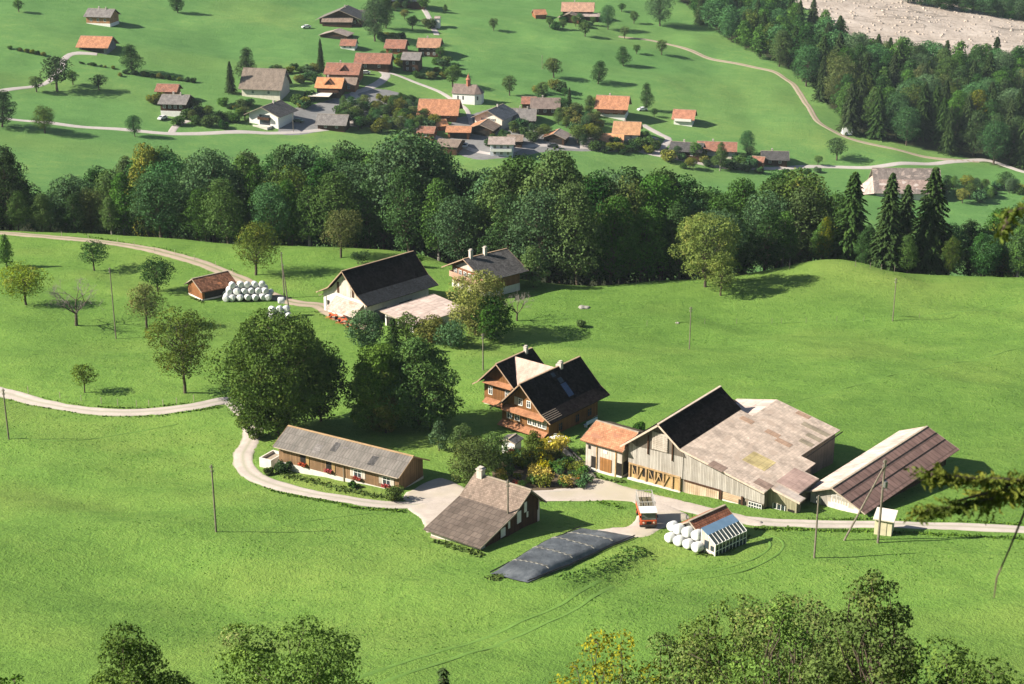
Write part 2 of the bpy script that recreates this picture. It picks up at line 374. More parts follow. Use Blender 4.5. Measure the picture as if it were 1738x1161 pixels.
def road(name, pix, w, mat, lift=0.05, step=1.0, label=None, wob=0.18):
    """pix: photo pixels of the centre line, each optionally with its own width"""
    P = []; W = []
    for q in pix: P.append(G(q[0], q[1])); W.append(q[2] if len(q) > 2 else w)
    C = smooth_path(P, step); n = len(C); V = []; A = []; k = 9
    # widths along the path
    seg = np.linspace(0, len(P)-1, n); ww = np.interp(seg, np.arange(len(P)), W)
    for i, c in enumerate(C): ROADPTS.append((c.x, c.y, ww[i]/2 + .15))
    for i, c in enumerate(C):
        d = (C[min(i+1, n-1)] - C[max(i-1, 0)]); d = d.normalized() if d.length > 0 else Vector((1, 0)); nn = Vector((-d.y, d.x))
        for j in range(k):
            s = -1 + 2*j/(k-1); o = s*ww[i]/2
            if j in (0, k-1): o += wob*math.copysign(1, s)*float(vnoise(i*step*0.5 + 40*j, 3.3)*2)
            V.append((c.x + nn.x*o, c.y + nn.y*o)); A.append(s)
    V = np.array(V); Z = surf(V[:, 0], V[:, 1]); Z = np.maximum(Z, height(V[:, 0], V[:, 1])) + lift
    A = np.array(A); Z = Z - np.where(np.abs(A) > 0.98, lift*1.0 + 0.02, 0)
    ii = np.arange(n*k).reshape(n, k); F = np.stack([ii[:-1, :-1], ii[:-1, 1:], ii[1:, 1:], ii[1:, :-1]], -1).reshape(-1, 4)
    o = np_mesh(name, np.column_stack([V, Z]), F, 4, mat, smooth=True, attr={'across': ('POINT', A)})
    return tag(o, label, kind='structure')
def sheet(name, pix, mat, lift=0.04, res=1.0, wob=0.4):
    """yard or other flat patch: outline in photo pixels, filled with a fine grid"""
    P = wpoly(pix); P2 = [tuple(q) for q in smooth_path([Vector(p) for p in P] + [Vector(P[0])], res*1.5)][:-1]
    x0 = min(p[0] for p in P2); x1 = max(p[0] for p in P2); y0 = min(p[1] for p in P2); y1 = max(p[1] for p in P2)
    X, Y = np.meshgrid(np.arange(x0-res, x1+res, res), np.arange(y0-res, y1+res, res))
    wx = X + wob*vnoise(X/1.7, Y/1.7)*2; wy = Y + wob*vnoise(X/1.7+31, Y/1.7)*2
    ins = inpoly(wx, wy, P2); Z = np.maximum(surf(X, Y), height(X, Y)) + lift
    ii = np.arange(X.size).reshape(X.shape)
    q = np.stack([ii[:-1, :-1], ii[:-1, 1:], ii[1:, 1:], ii[1:, :-1]], -1).reshape(-1, 4)
    inn = ins.ravel(); q = q[inn[q].sum(1) >= 2]
    cnt = np.zeros(X.size); np.add.at(cnt, q.ravel(), 1); Z = Z.ravel() - np.where(cnt < 4, lift + 0.03, 0)
    bd = (cnt > 0) & (cnt < 4); Q = np.array([(a[0]+(b[0]-a[0])*f, a[1]+(b[1]-a[1])*f) for a, b in zip(P2, P2[1:]+P2[:1]) for f in (0, .25, .5, .75)])
    XX, YY = X.ravel().copy(), Y.ravel().copy()
    for i_ in np.nonzero(bd)[0]:
        d2 = (Q[:, 0]-XX[i_])**2 + (Q[:, 1]-YY[i_])**2; m_ = d2.argmin()
        if d2[m_] < (res*2.2 + wob)**2: XX[i_], YY[i_] = Q[m_, 0] + wob*.25*float(vnoise(Q[m_, 0]*2, Q[m_, 1]*2)), Q[m_, 1]
    Z = np.maximum(surf(XX, YY), height(XX, YY)) + lift - np.where(cnt < 4, lift + 0.03, 0)
    used = np.unique(q); mp = np.zeros(X.size, int); mp[used] = np.arange(len(used))
    V = np.column_stack([XX, YY, Z])[used]
    return tag(np_mesh(name, V, mp[q], 4, mat, smooth=True), kind='structure')
M_ROAD = m_gravel('pale gravel road', (0.43, 0.375, 0.335), 0.2, 0.45, True)
M_TRACK = m_gravel('field track', (0.34, 0.27, 0.21), 0.2, 0.9, True)
M_LANE = m_gravel('grey village lane', (0.40, 0.36, 0.34), 0.15, 0.0, True)
M_YARD = m_gravel('gravel yard', (0.43, 0.37, 0.325), 0.2, c2=(0.40, 0.35, 0.27))
M_YARD2 = m_gravel('village asphalt', (0.19, 0.185, 0.185), 0.2)
road('farm_road', [(-330, 560), (-150, 610), (-30, 655), (20, 670), (80, 686), (160, 698), (250, 699), (330, 690), (385, 680), (410, 695, 3.2), (428, 735, 3.2), (412, 775, 3.2), (430, 808), (500, 832), (600, 850), (690, 857), (770, 850), (860, 842), (960, 835), (1040, 832), (1110, 848), (1180, 866), (1260, 882), (1360, 889), (1480, 890), (1600, 893), (1738, 899), (1850, 905), (2050, 915)], 2.8, M_ROAD)
road('field_track', [(-120, 390), (-30, 393), (60, 400), (150, 408), (220, 417), (290, 432), (350, 450), (400, 470), (450, 496), (500, 514), (540, 518), (560, 530), (590, 545), (640, 560)], 3.2, M_TRACK)
sheet('farm_yard', [(690, 862), (770, 842), (868, 838), (962, 832), (1010, 812), (1062, 826), (1160, 850), (1280, 880), (1280, 892), (1130, 862), (1095, 858), (1060, 850), (960, 850), (900, 851), (800, 852), (750, 880), (728, 905), (712, 880)], M_YARD, 0.07, 0.4, .3)
sheet('truck_stand', [(1070, 850), (1130, 856), (1170, 876), (1160, 884), (1120, 900), (1090, 912), (1010, 900), (1060, 895), (1080, 880), (1088, 862)], M_YARD, 0.085, 0.35, .3)
sheet('shed_apron', [(690, 836), (745, 812), (800, 835), (790, 848), (690, 850)], M_YARD, 0.09, 0.4, .3)
sheet('garden_soil', [(862, 775), (890, 765), (940, 760), (962, 778), (1000, 818), (985, 830), (900, 832), (850, 820), (835, 800)], m_gravel('garden soil', (0.10, 0.075, 0.05), 0.4), 0.05, 0.6)
V_LANES = [
 ('village_road', [(-330, 170), (-150, 182), (-30, 196), (40, 205), (110, 212), (200, 219), (290, 227), (400, 224), (470, 226), (560, 219), (620, 200), (690, 215), (760, 240), (840, 262), (900, 248), (1000, 250), (1060, 250), (1110, 262), (1180, 275), (1260, 285), (1400, 283), (1480, 284), (1560, 278), (1620, 274), (1680, 273), (1738, 292), (1800, 312), (1950, 350)], 3.6),
 ('village_lane', [(290, 227), (298, 215), (320, 205)], 3.0),
 ('village_lane', [(-20, 158), (50, 148), (80, 140), (102, 118), (108, 102), (125, 91), (165, 92)], 3.0),
 ('village_lane', [(600, 205), (615, 175), (600, 160), (625, 150), (655, 130), (648, 121)], 4.0),
 ('village_lane', [(655, 122), (700, 138), (750, 158), (790, 184), (800, 212)], 2.2),
 ('village_lane', [(700, -10), (725, 24), (732, 40), (742, 60)], 3.0),
 ('village_lane', [(1092, 212), (1120, 228), (1135, 238), (1110, 262)], 3.2),
]
for nm, pts, w in V_LANES: road(nm, pts, w, M_LANE, 0.12, 2.0)
road('forest_path', [(1050, 62), (1120, 72), (1200, 98), (1270, 112), (1320, 125), (1355, 155), (1375, 185), (1390, 208), (1425, 228), (1470, 243), (1530, 256), (1600, 270), (1660, 274)], 3.0, M_TRACK, 0.12, 2.0)
sheet('village_yard', [(500, 182), (560, 168), (640, 150), (700, 170), (690, 210), (600, 215), (520, 228), (470, 225)], M_YARD2, 0.10, 2.0)
sheet('village_yard', [(770, 200), (860, 180), (905, 215), (1000, 232), (1060, 245), (1060, 258), (960, 256), (860, 268), (800, 270), (760, 240)], M_YARD2, 0.10, 2.0)
def m_river():
    t = NT('river gravel', 0.95, 0.1); p = t.pos()
    n = t.noise(p, 0.05, 6, 0.65); f = t.noise(p, 0.35, 5, 0.8)
    col = t.ramp(t.math('ADD', t.math('MULTIPLY', n, 0.5), t.math('MULTIPLY', f, 0.5)), [(0.34, (0.24, 0.195, 0.16)), (0.5, (0.41, 0.345, 0.295)), (0.66, (0.56, 0.485, 0.425))])
    w = t.noise(t.vscale(p, (0.012, 0.03, 0.01)), 1.0, 3, 0.5, 0.8)
    ch = t.math('SUBTRACT', 1.0, t.math('MULTIPLY', t.math('ABSOLUTE', t.math('SUBTRACT', w, 0.5)), 60), clamp=True)
    col = t.mix(t.math('MULTIPLY', ch, 0.7), col, (0.10, 0.085, 0.07)); t.col(col); t.bump(f, 0.7, 0.6); return t.m
sheet('river_bed', [(1190, -60), (1300, -12), (1360, 10), (1440, 60), (1560, 95), (1680, 100), (1800, 118), (1900, 120), (1900, 40), (1738, 36), (1640, 12), (1560, -12), (1480, -60)], m_river(), 0.25, 4.0, 3.0)

# ------------------------------------------------------------------ trees
def leafquads(C, N, S, rs, aspect=1.0, tilt=0.9, along=None):
    """one small quad per leaf clump: C centres, N outward directions, S sizes"""
    n = len(C); R = rs.normal(size=(n, 3)); Nn = N + tilt*R; Nn /= np.linalg.norm(Nn, axis=1)[:, None] + 1e-9
    A = along if along is not None else rs.normal(size=(n, 3))
    A = A - (A*Nn).sum(1)[:, None]*Nn; A /= np.linalg.norm(A, axis=1)[:, None] + 1e-9; B = np.cross(Nn, A)
    a = A*(S*0.5)[:, None]; b = B*(S*0.5*aspect)[:, None]; bend = Nn*(S*0.12)[:, None]
    V = np.stack([C - a - bend*rs.rand(n, 1), C - b*0.9 + bend, C + a - bend*rs.rand(n, 1), C + b*0.9 + bend], 1).reshape(-1, 3)
    return V, np.arange(4*n).reshape(n, 4)
def limb(mb, p, q, r0, r1, rs, seg=4, wob=0.12, n=6, sag=0.0):
    p = np.array(p, float); q = np.array(q, float); L = np.linalg.norm(q-p); prev = p
    for i in range(1, seg+1):
        t = i/seg; c = p + (q-p)*t + (rs.normal(size=3)*wob*L*0.25 if i < seg else 0); c[2] += sag*L*math.sin(math.pi*t)
        mb.tube(prev, c, r0+(r1-r0)*(i-1)/seg, r0+(r1-r0)*t, n, cap=(i == seg)); prev = c
def broadleaf(seed, H, W, trunk=0.25, nb=26, leaves=7000, ls=0.42, mat=None, bark=None, shape='egg', gaps=0.25, blob=0.24, trunkr=0.018, name='broadleaf_tree', open_=0.0, low=0.0):
    """tree of height H, crown width W, base at the origin; returns the Empty (parts: trunk, crown)"""
    rs = np.random.RandomState(seed); e = empty(name, (0, 0, 0)); tb = MB(); zb = H*trunk; ch = H - zb; lean = rs.normal(size=2)*0.03*H
    def env(t):   # crown half-width at relative height t
        if shape == 'egg': return (math.sin(math.pi*min(1, (t*0.93+0.07))**0.8))**0.7
        if shape == 'round': return math.sqrt(max(0, 1-(2*t-1)**2))
        if shape == 'cone': return (1-t)**0.8*min(1, 0.35+t*4)
        if shape == 'umbrella': return min(1, 0.45+1.2*t)*math.sqrt(max(0, 1-max(0, t-0.35)**2/0.4225))
        if shape == 'column': return 0.9*(1-t**3)*min(1, 0.5+3*t)
        return 1
    BC = []; BR = []
    for k in range(nb):
        t = ((k+0.5)/nb)**0.85*0.94 + rs.uniform(-.03, .03); t = min(max(t, 0.02), 0.97); w = env(t)*W/2
        ang = k*2.39996 + rs.uniform(-.5, .5); br = W*blob*rs.uniform(0.5, 1.3)*(0.55+0.45*env(t))
        if shape == 'cone': br = W*blob*rs.uniform(.7, 1.3)*(0.25+0.95*env(t))
        rr = max(0, w - br*0.75)*math.sqrt(rs.uniform(0.3, 1.0))*rs.uniform(0.85, 1.28)
        BC.append((math.cos(ang)*rr + lean[0]*t, math.sin(ang)*rr + lean[1]*t, zb + ch*t*(1-0.5*blob*W/ch*0.6) + 0.0)); BR.append(br)
    BC = np.array(BC); BR = np.array(BR)
    top = np.array([lean[0]*0.6, lean[1]*0.6, zb + ch*0.72]); r = H*trunkr
    limb(tb, (0, 0, -0.6), (lean[0]*0.2, lean[1]*0.2, zb*1.1), r*1.25, r*0.85, rs, 4, 0.05, 8)
    limb(tb, (lean[0]*0.2, lean[1]*0.2, zb*1.1), top, r*0.85, r*0.2, rs, 6, 0.09, 7)
    for k in range(nb):
        f = min(max((BC[k, 2]-zb)/ch - 0.22, 0.0), 0.8); s = np.array([lean[0]*(.2+.4*f), lean[1]*(.2+.4*f), zb + ch*f*0.85])
        limb(tb, s, BC[k], r*(0.45-0.3*f), r*0.07, rs, 4, 0.16, 5, 0.06)
        for j in range(3):
            d = rs.normal(size=3); d[2] = abs(d[2])*.5; d /= np.linalg.norm(d); limb(tb, BC[k], BC[k]+d*BR[k]*0.8, r*0.07, r*0.02, rs, 2, 0.2, 4)
    tr = tb.build('trunk', bark or M_BARK, e, smooth=True)
    pw = BR**2; cnt = (leaves*pw/pw.sum()).astype(int); Cs, Ns, Sh = [], [], []
    for k in range(nb):
        n = max(4, cnt[k]); D = rs.normal(size=(n, 3)); D[:, 2] += 0.25; D /= np.linalg.norm(D, axis=1)[:, None]
        # lumps inside every blob
        m = 9; L = rs.normal(size=(m, 3)); L /= np.linalg.norm(L, axis=1)[:, None]; dl = (D @ L.T); near = dl.max(1); li = dl.argmax(1)
        rad = BR[k]*(0.42 + 0.68*np.clip((near-0.45)/0.55, 0, 1)**.8)*(1 - 0.25*rs.rand(n)**1.5)
        keep = rs.rand(n) > gaps*np.clip(1.6-1.5*near, 0, 1)*1.3
        Nl = D*0.6 + (D - L[li]*0.55)*1.2; Nl[:, 2] += .15; D = Nl/(np.linalg.norm(Nl, axis=1)[:, None] + 1e-9)
        P = BC[k] + D*rad[:, None]*np.array([1.08, 1.08, 0.82])
        sh = rs.rand(m)[li]*0.5 + rs.rand()*0.3 + rs.rand(n)*0.2
        Cs.append(P[keep]); Ns.append(D[keep]); Sh.append(sh[keep])
    C = np.concatenate(Cs); N = np.concatenate(Ns); S = ls*(0.55 + 0.8*rs.rand(len(C)))
    V, F = leafquads(C, N, S, rs, 0.8, 0.5)
    np_mesh('crown', V, F, 4, mat, e, attr={'shade': ('FACE', np.concatenate(Sh))}); return e
def spruce(seed, H, W, mat, leaves=6000, ls=0.5, name='spruce_tree', bare=0.08):
    rs = np.random.RandomState(seed); e = empty(name, (0, 0, 0)); tb = MB(); limb(tb, (0, 0, -.6), (0, 0, H*0.98), H*0.017, 0.02, rs, 8, 0.01, 7)
    nw = int(H*2.3); Cs, Ns, Al, Sh = [], [], [], []; per = max(3, int(leaves/(nw*7)))
    for k in range(nw):
        t = bare + (1-bare)*(k/nw); z = H*t; R = W/2*((1-t)**0.70)*rs.uniform(0.82, 1.12) + 0.15; nb = 7
        a0 = rs.rand()*6.28; g = rs.rand()
        for j in range(nb):
            a = a0 + j*6.283/nb + rs.uniform(-.25, .25); Rb = R*rs.uniform(0.7, 1.15); d = np.array([math.cos(a), math.sin(a), 0])
            up = 0.25 if t > 0.75 else -0.05
            n = int(per*(0.35+1.3*(1-t))); s = rs.rand(n)**0.75
            P = np.array([0, 0, z]) + d*(s*Rb)[:, None]; P[:, 2] += up*s*Rb - 0.28*Rb*s**2 + 0.0
            side = np.array([-d[1], d[0], 0]); P += side*((rs.rand(n)-.5)*0.55*Rb*(1.05-s))[:, None]; P[:, 2] -= rs.rand(n)*0.22
            if k % 2 == 0 and j % 2 == 0: tb.tube((0, 0, z), (0, 0, z)+d*Rb*0.9 + np.array([0, 0, up*Rb - .25*Rb]), 0.04, 0.012, 4)
            Cs.append(P); Ns.append(np.tile([0, 0, 1.0], (n, 1)) + d*0.5); Al.append(np.tile(d + np.array([0, 0, -.45]), (n, 1))); Sh.append(np.full(n, g*.3 + rs.rand()*.4) + rs.rand(n)*.3)
    tb.build('trunk', M_BARK, e, smooth=True)
    C = np.concatenate(Cs); V, F = leafquads(C, np.concatenate(Ns), ls*(.6+.8*rs.rand(len(C))), rs, 0.42, 0.35, np.concatenate(Al) + 0.25*rs.normal(size=(len(C), 3)))
    np_mesh('crown', V, F, 4, mat, e, attr={'shade': ('FACE', np.concatenate(Sh))}); return e
def bare_tree(seed, H, W, mat=None, name='bare_tree', twigs=True):
    rs = np.random.RandomState(seed); e = empty(name, (0, 0, 0)); tb = MB(); tw = MB(); zb = H*0.24
    limb(tb, (0, 0, -.5), (0.1, 0, zb), H*0.035, H*0.026, rs, 3, 0.05, 8)
    def grow(p, d, L, r, lv, tgt):
        q = p + d*L; limb(tgt, p, q, r, r*0.6, rs, 3, 0.12, 5 if lv < 3 else 3)
        if lv >= 5: return
        for i in range(3 if lv < 4 else 4):
            nd = d + rs.normal(size=3)*0.55; nd[2] += 0.22; h = np.hypot(*q[:2])/(W/2)
            if h > 0.8: nd[:2] *= 0.5
            if q[2] > H*0.85: nd[2] -= 0.5
            nd /= np.linalg.norm(nd); grow(q, nd, L*rs.uniform(0.6, 0.82), r*0.55, lv+1, tgt if lv < 2 else tw)
    for i in range(5):
        a = i*1.257 + rs.rand()*.5; d = np.array([math.cos(a)*.9, math.sin(a)*.9, rs.uniform(.6, 1.3)]); d /= np.linalg.norm(d)
        grow(np.array([.1, 0, zb]), d, H*0.26, H*0.016, 1, tb)
    tb.build('trunk', M_BARK, e); tw.build('crown', mat or m_plain('grey twigs', (0.17, 0.15, 0.135), 0.3, 2.0), e); return e
def bush(seed, H, W, mat, leaves=1500, ls=0.28, name='bush', nb=9):
    rs = np.random.RandomState(seed); e = empty(name, (0, 0, 0)); tb = MB(); Cs, Ns, Sh = [], [], []
    for k in range(nb):
        a = k*2.4 + rs.rand(); rr = W/2*0.6*math.sqrt(rs.rand()); br = min(W, H)*0.33*rs.uniform(.7, 1.2); c = np.array([math.cos(a)*rr, math.sin(a)*rr, H*rs.uniform(.3, .72)])
        limb(tb, (c[0]*.2, c[1]*.2, -.3), c, 0.05, 0.02, rs, 3, 0.1, 4)
        n = leaves//nb; D = rs.normal(size=(n, 3)); D[:, 2] += .3; D /= np.linalg.norm(D, axis=1)[:, None]
        P = c + D*(br*(0.55 + 0.6*rs.rand(n)**.6))[:, None]; P[:, 2] = np.maximum(P[:, 2], 0.02)
        Cs.append(P); Ns.append(D); Sh.append(rs.rand()*.5 + rs.rand(n)*.5)
    tb.build('stem', M_BARK, e)
    C = np.concatenate(Cs); V, F = leafquads(C, np.concatenate(Ns), ls*(.6+.8*rs.rand(len(C))), rs, 0.8)
    np_mesh('foliage', V, F, 4, mat, e, attr={'shade': ('FACE', np.concatenate(Sh))}); return e
KIDS = {}
def reg(e): KIDS[e.name] = [c for c in COL.objects if c.parent == e]; e['_used'] = 0; return e
def place(proto, loc, rz=0.0, sc=(1, 1, 1), label=None, cat=None, group=None):
    """first use moves the prototype itself, later uses copy it with its parts"""
    if not proto.get('_used'):
        proto['_used'] = 1; r = proto
    else:
        r = proto.copy(); COL.objects.link(r)
        for k in ('group',):
            if k in r: del r[k]
        for ch in KIDS[proto.name]:
            c = ch.copy(); COL.objects.link(c); c.parent = r
    r.location = loc; r.rotation_euler = (0, 0, rz); r.scale = sc
    return tag(r, label, cat, group)

LG = m_leaf('leaves mid green', (0.072, 0.140, 0.034)); LD = m_leaf('leaves dark green', (0.042, 0.092, 0.028)); LB = m_leaf('leaves cool green', (0.066, 0.140, 0.056))
LY = m_leaf('leaves yellow green', (0.15, 0.175, 0.030), tint=(0.25, 0.21, 0.04), tf=0.4); LO = m_leaf('leaves olive', (0.090, 0.132, 0.036), tint=(0.17, 0.15, 0.04), tf=0.15)
LS = m_leaf('spruce needles', (0.050, 0.088, 0.028), 0.02, 0.45, 0.15)
WP = [reg(broadleaf(101, 24, 15, 0.14, 34, 11000, 0.50, LG, None, 'egg')), reg(broadleaf(102, 24, 13, 0.12, 32, 10000, 0.50, LD, None, 'egg')),
      reg(broadleaf(103, 24, 16, 0.16, 38, 11000, 0.50, LB, None, 'round')), reg(broadleaf(104, 24, 12, 0.14, 30, 9000, 0.50, LG, M_BARKP, 'column')),
      reg(broadleaf(105, 24, 14, 0.14, 32, 10000, 0.50, LY, None, 'egg')), reg(broadleaf(106, 24, 15, 0.16, 34, 10000, 0.50, LO, None, 'round'))]
SP = [reg(spruce(201, 24, 12.5, LS, 16000, 0.85)), reg(spruce(202, 24, 10.5, LS, 14000, 0.85))]
FP = [reg(broadleaf(301, 7, 6.0, 0.27, 16, 2600, 0.34, LO, None, 'umbrella', 0.3, 0.24, 0.028, 'fruit_tree')), reg(broadleaf(302, 7, 5.6, 0.25, 14, 2400, 0.34, LG, None, 'round', 0.3, 0.26, 0.028, 'fruit_tree')),
      reg(broadleaf(303, 7, 6.0, 0.28, 15, 2300, 0.34, LD, None, 'umbrella', 0.4, 0.24, 0.028, 'fruit_tree')), reg(broadleaf(304, 7, 6.4, 0.25, 16, 2600, 0.34, LY, None, 'umbrella', 0.3, 0.24, 0.028, 'fruit_tree'))]
BP = [reg(bush(401, 2.2, 2.8, LG)), reg(bush(402, 2.2, 2.6, LD)), reg(bush(403, 2.2, 3.0, LY)), reg(bush(404, 2.2, 2.8, LB))]
rnd = random.Random(5)

# the wooded gorge behind the meadow: photo row of the tree tops along the photo's width
SKY = pchip([-60, 0, 40, 75, 90, 130, 200, 260, 330, 420, 520, 600, 700, 745, 770, 820, 870, 950, 1010, 1050, 1080, 1120, 1160, 1200, 1260, 1330, 1395, 1425, 1470, 1500, 1540, 1600, 1650, 1700, 1790],
            [240, 243, 275, 315, 320, 290, 268, 236, 252, 245, 238, 236, 222, 238, 275, 285, 252, 250, 262, 268, 292, 268, 290, 304, 290, 284, 305, 335, 320, 345, 350, 345, 360, 330, 300])
NW = 0
GW = 'deciduous trees of the wooded gorge'
def wood_tree(X, Y, frac, k=None, label=None):
    """crown top reaches frac of the way from the meadow edge up to the skyline row"""
    global NW
    z = hz(X, Y); px = proj(X, Y, z)[0]; sk = float(SKY(px)); d0 = Y
    row = sk + (1-frac)*75
    u, ry, rz_ = ray(px, row); zt = rz_*(Y/ry); H = zt - z
    H = min(max(H, 9), 31)
    p = WP[k if k is not None else rnd.choices(range(6), (6, 7, 5, 3, 0.15, 0.8))[0]]; s = H/24.0; w = s*rnd.uniform(0.95, 1.25) if H < 20 else s*rnd.uniform(.82, 1.08)
    NW += 1
    return place(p, (X, Y, z), rnd.uniform(0, 6.28), (w, w, s), label or 'deciduous tree crowded into the wooded gorge between meadow and village', 'tree', None if label else GW)
x = -124
while x < 122:
    ye = float(YE(x)); hole = -17 < x < 4
    for j, (dy, fr) in enumerate(((5, 0.35), (15, 0.72), (27, 0.95), (42, 1.0))):
        X = x + rnd.uniform(-2.2, 2.2) + (3 if j % 2 else 0); Y = ye + dy + rnd.uniform(-2.5, 2.5) + (3 if hole else 0)
        px = proj(X, Y, hz(X, Y))[0]
        if px < 95 and j == 3: continue
        if 1405 < px < 1600 and j < 3 and (j != 0 or rnd.random() < .6): continue
        if 1405 < px < 1640 and j >= 2: continue
        wood_tree(X, Y, fr - rnd.uniform(0, 0.3) - (0.2 if 1405 < px < 1640 else 0))
    x += 7.2
# named ones: (photo x, row of top, row of foot hidden by the edge -> distance behind the edge)
def at_edge(px, dy):
    x = (px-869)/FPX*330
    for _ in range(6):
        y = float(YE(x)) + dy; z = hz(x, y); x = (px-869)/FPX*(y*CT - z*ST)
    return x, float(YE(x)) + dy
for px, top, dy, kind, wf, lab in [
    (20, 243, 10, 1, 1.15, 'very dark broad tree at the left end of the wooded gorge'),
    (262, 238, 26, 4, .8, 'yellow green tree on the crest of the wood left of the pale crown'),
    (365, 250, 14, 2, .95, 'pale grey green tree with a tall rounded crown at the left of the wood'),
    (497, 300, 6, 0, .7, 'light green tree with a bare pale stem at the front of the wood'),
    (700, 222, 16, 2, 1.15, 'largest rounded tree of the wood, above the dark roofed barn'),
    (930, 252, 14, 0, 1.0, 'tall bright tree standing up in the middle of the gorge wood'),
    (1340, 375, 3, 3, .75, 'small light green tree at the meadow edge left of the spruces'),
    (1398, 365, 4, 4, .62, 'narrow yellowish tree at the meadow edge just left of the three spruces'),
    (1340, 286, 22, 5, 1.2, 'wide olive crown at the crest of the wood left of the spruces'),
    (1645, 372, 14, 1, 1.15, 'tall dark tree behind the gap right of the spruces'), (1700, 352, 16, 0, 1.1, 'tall green tree behind the edge near the right border'), (1745, 340, 20, 2, 1.1, 'tree at the very right end of the wood'), (1605, 378, 12, 2, 1.0, 'cool green tree right behind the thin topped spruce'), (1462, 392, 3, 1, .9, 'dark round tree at the foot between the first two spruces'), (1540, 398, 3, 0, .9, 'green tree at the foot of the thin topped spruce'), (1420, 400, 12, 2, 1.0, 'cool green tree behind the foot of the leftmost spruce'), (1665, 395, 6, 1, 1.1, 'wide low dark tree at the edge right of the spruces'), (1610, 400, 5, 5, .8, 'olive tree filling the gap right of the spruces'), (1725, 385, 7, 2, .9, 'greyish tree at the right end of the meadow edge')]:
    X, Y = at_edge(px, dy); z = hz(X, Y); u, ry, rzz = ray(px, top); H = rzz*(Y/ry) - z; s = H/24
    place(WP[kind], (X, Y, z), rnd.uniform(0, 6), (s*wf, s*wf, s), lab, 'tree'); NW += 1
for px, top, dy, k, lab in [(1440, 290, 8, 0, 'leftmost of the tall spruces at the meadow edge'), (1502, 292, 5, 1, 'broad middle spruce left of the barn across the valley'), (1572, 282, 9, 0, 'spruce with a thin top standing in front of the big grey valley barn'), (1528, 312, 16, 1, 'dark spruce half hidden between the two taller spruces')]:
    X, Y = at_edge(px, dy); z = hz(X, Y); u, ry, rzz = ray(px, top); H = rzz*(Y/ry) - z; s = H/24
    place(SP[k], (X, Y, z), rnd.uniform(0, 6), (s*1.0, s*1.0, s), lab, 'tree')
# floodplain wood beside the river
GR = 'trees of the floodplain wood'
FB = wpoly([(1150, 8), (1200, 62), (1290, 106), (1385, 165), (1412, 205), (1450, 238), (1530, 248), (1620, 264), (1745, 290), (1790, 300), (1790, 140), (1740, 135), (1600, 126), (1480, 108), (1400, 70), (1340, 32), (1270, 0), (1200, -14), (1130, -25)])
x0 = min(p[0] for p in FB); x1 = max(p[0] for p in FB); y0 = min(p[1] for p in FB); y1 = max(p[1] for p in FB); nf = 0
Y = y0
pts = []
while Y < y1:
    X = x0 + rnd.uniform(0, 5)
    while X < x1:
        a, b = X + rnd.uniform(-2.5, 2.5), Y + rnd.uniform(-3, 3)
        if bool(inpoly(a, b, FB)) and proj(a, b, hz(a, b))[1] > -50 and a < proj(a, b, hz(a, b))[2]**-1*1000 + 400: pts.append((a, b))
        X += 9.4
    Y += 10.5
pts.sort(key=lambda q: -pscale((q[0], q[1], hz(q[0], q[1]))))
MASS = []; nfb = 0
for a, b in pts:
    z = hz(a, b); px, py, s_ = proj(a, b, z)
    if px > 1790: continue
    H = rnd.uniform(13, 19) + (3 if py > 120 else 0)
    if rnd.random() < 0.25: place(SP[rnd.randrange(2)], (a, b, z), rnd.uniform(0, 6), (H/24*1.1, H/24*1.1, H/24*1.1), 'spruce among the deciduous trees of the wood below the river bed', 'tree', 'spruces of the floodplain wood')
    elif nfb >= 85:
        MASS.append((a, b, z, H, rnd.choices(range(6), (4, 6, 7, 3, 0.3, 1.4))[0], rnd.uniform(0, 6.28)))
    else:
        nfb += 1; s = H/24; place(WP[rnd.choices(range(6), (4, 6, 7, 3, 0.3, 1.4))[0]], (a, b, z), rnd.uniform(0, 6), (s*1.12, s*1.12, s), 'deciduous tree packed into the wood beside the pale river bed', 'tree', GR)
    nf += 1
Vs, Ss, Ms = [], [], []
for (a, b, z, H, k, rz) in MASS:
    cr = [c for c in KIDS[WP[k].name] if c.name.startswith('crown')][0].data; n = len(cr.vertices); co = np.zeros(n*3, np.float32); cr.vertices.foreach_get('co', co); co = co.reshape(-1, 4, 3)
    sh = np.zeros(n//4, np.float32); cr.attributes['shade'].data.foreach_get('value', sh); co = co[::3]; sh = sh[::3]; c = co.mean(1, keepdims=True); co = c + (co-c)*1.7; s = H/24
    x_, y_ = co[..., 0]*s*1.12, co[..., 1]*s*1.12; cc, ss = math.cos(rz), math.sin(rz)
    Vs.append(np.stack([a + x_*cc - y_*ss, b + x_*ss + y_*cc, z + co[..., 2]*s], -1).reshape(-1, 3)); Ss.append(sh); Ms.append(np.full(len(sh), k))
if Vs:
    V = np.concatenate(Vs); off = V.mean(0); wo = np_mesh('floodplain_wood', V-off, np.arange(len(V)), 4, None, attr={'shade': ('FACE', np.concatenate(Ss))}, loc=off)
    for m_ in (LG, LD, LB, LG, LY, LO): wo.data.materials.append(m_)
    wo.data.polygons.foreach_set('material_index', np.concatenate(Ms).astype(np.int32)); tag(wo, 'far part of the mixed wood along the river bed, read as one mass of crowns', 'wood', kind='stuff')
for px, py in [(1540 + 11*k + rnd.uniform(-4, 4), 6 + 1.6*k + rnd.uniform(-2, 2)) for k in range(21)] + [(1590 + 12*k, 2 + 1.0*k) for k in range(15)]:
    g = G(px, py); s = rnd.uniform(9, 13)/24; place(WP[rnd.choice((1, 2, 1))], g, rnd.uniform(0, 6), (s*1.5, s*1.5, s), 'tree on the far bank above the river bed', 'tree', 'trees on the far river bank')
print('wood', NW, 'flood', nf)

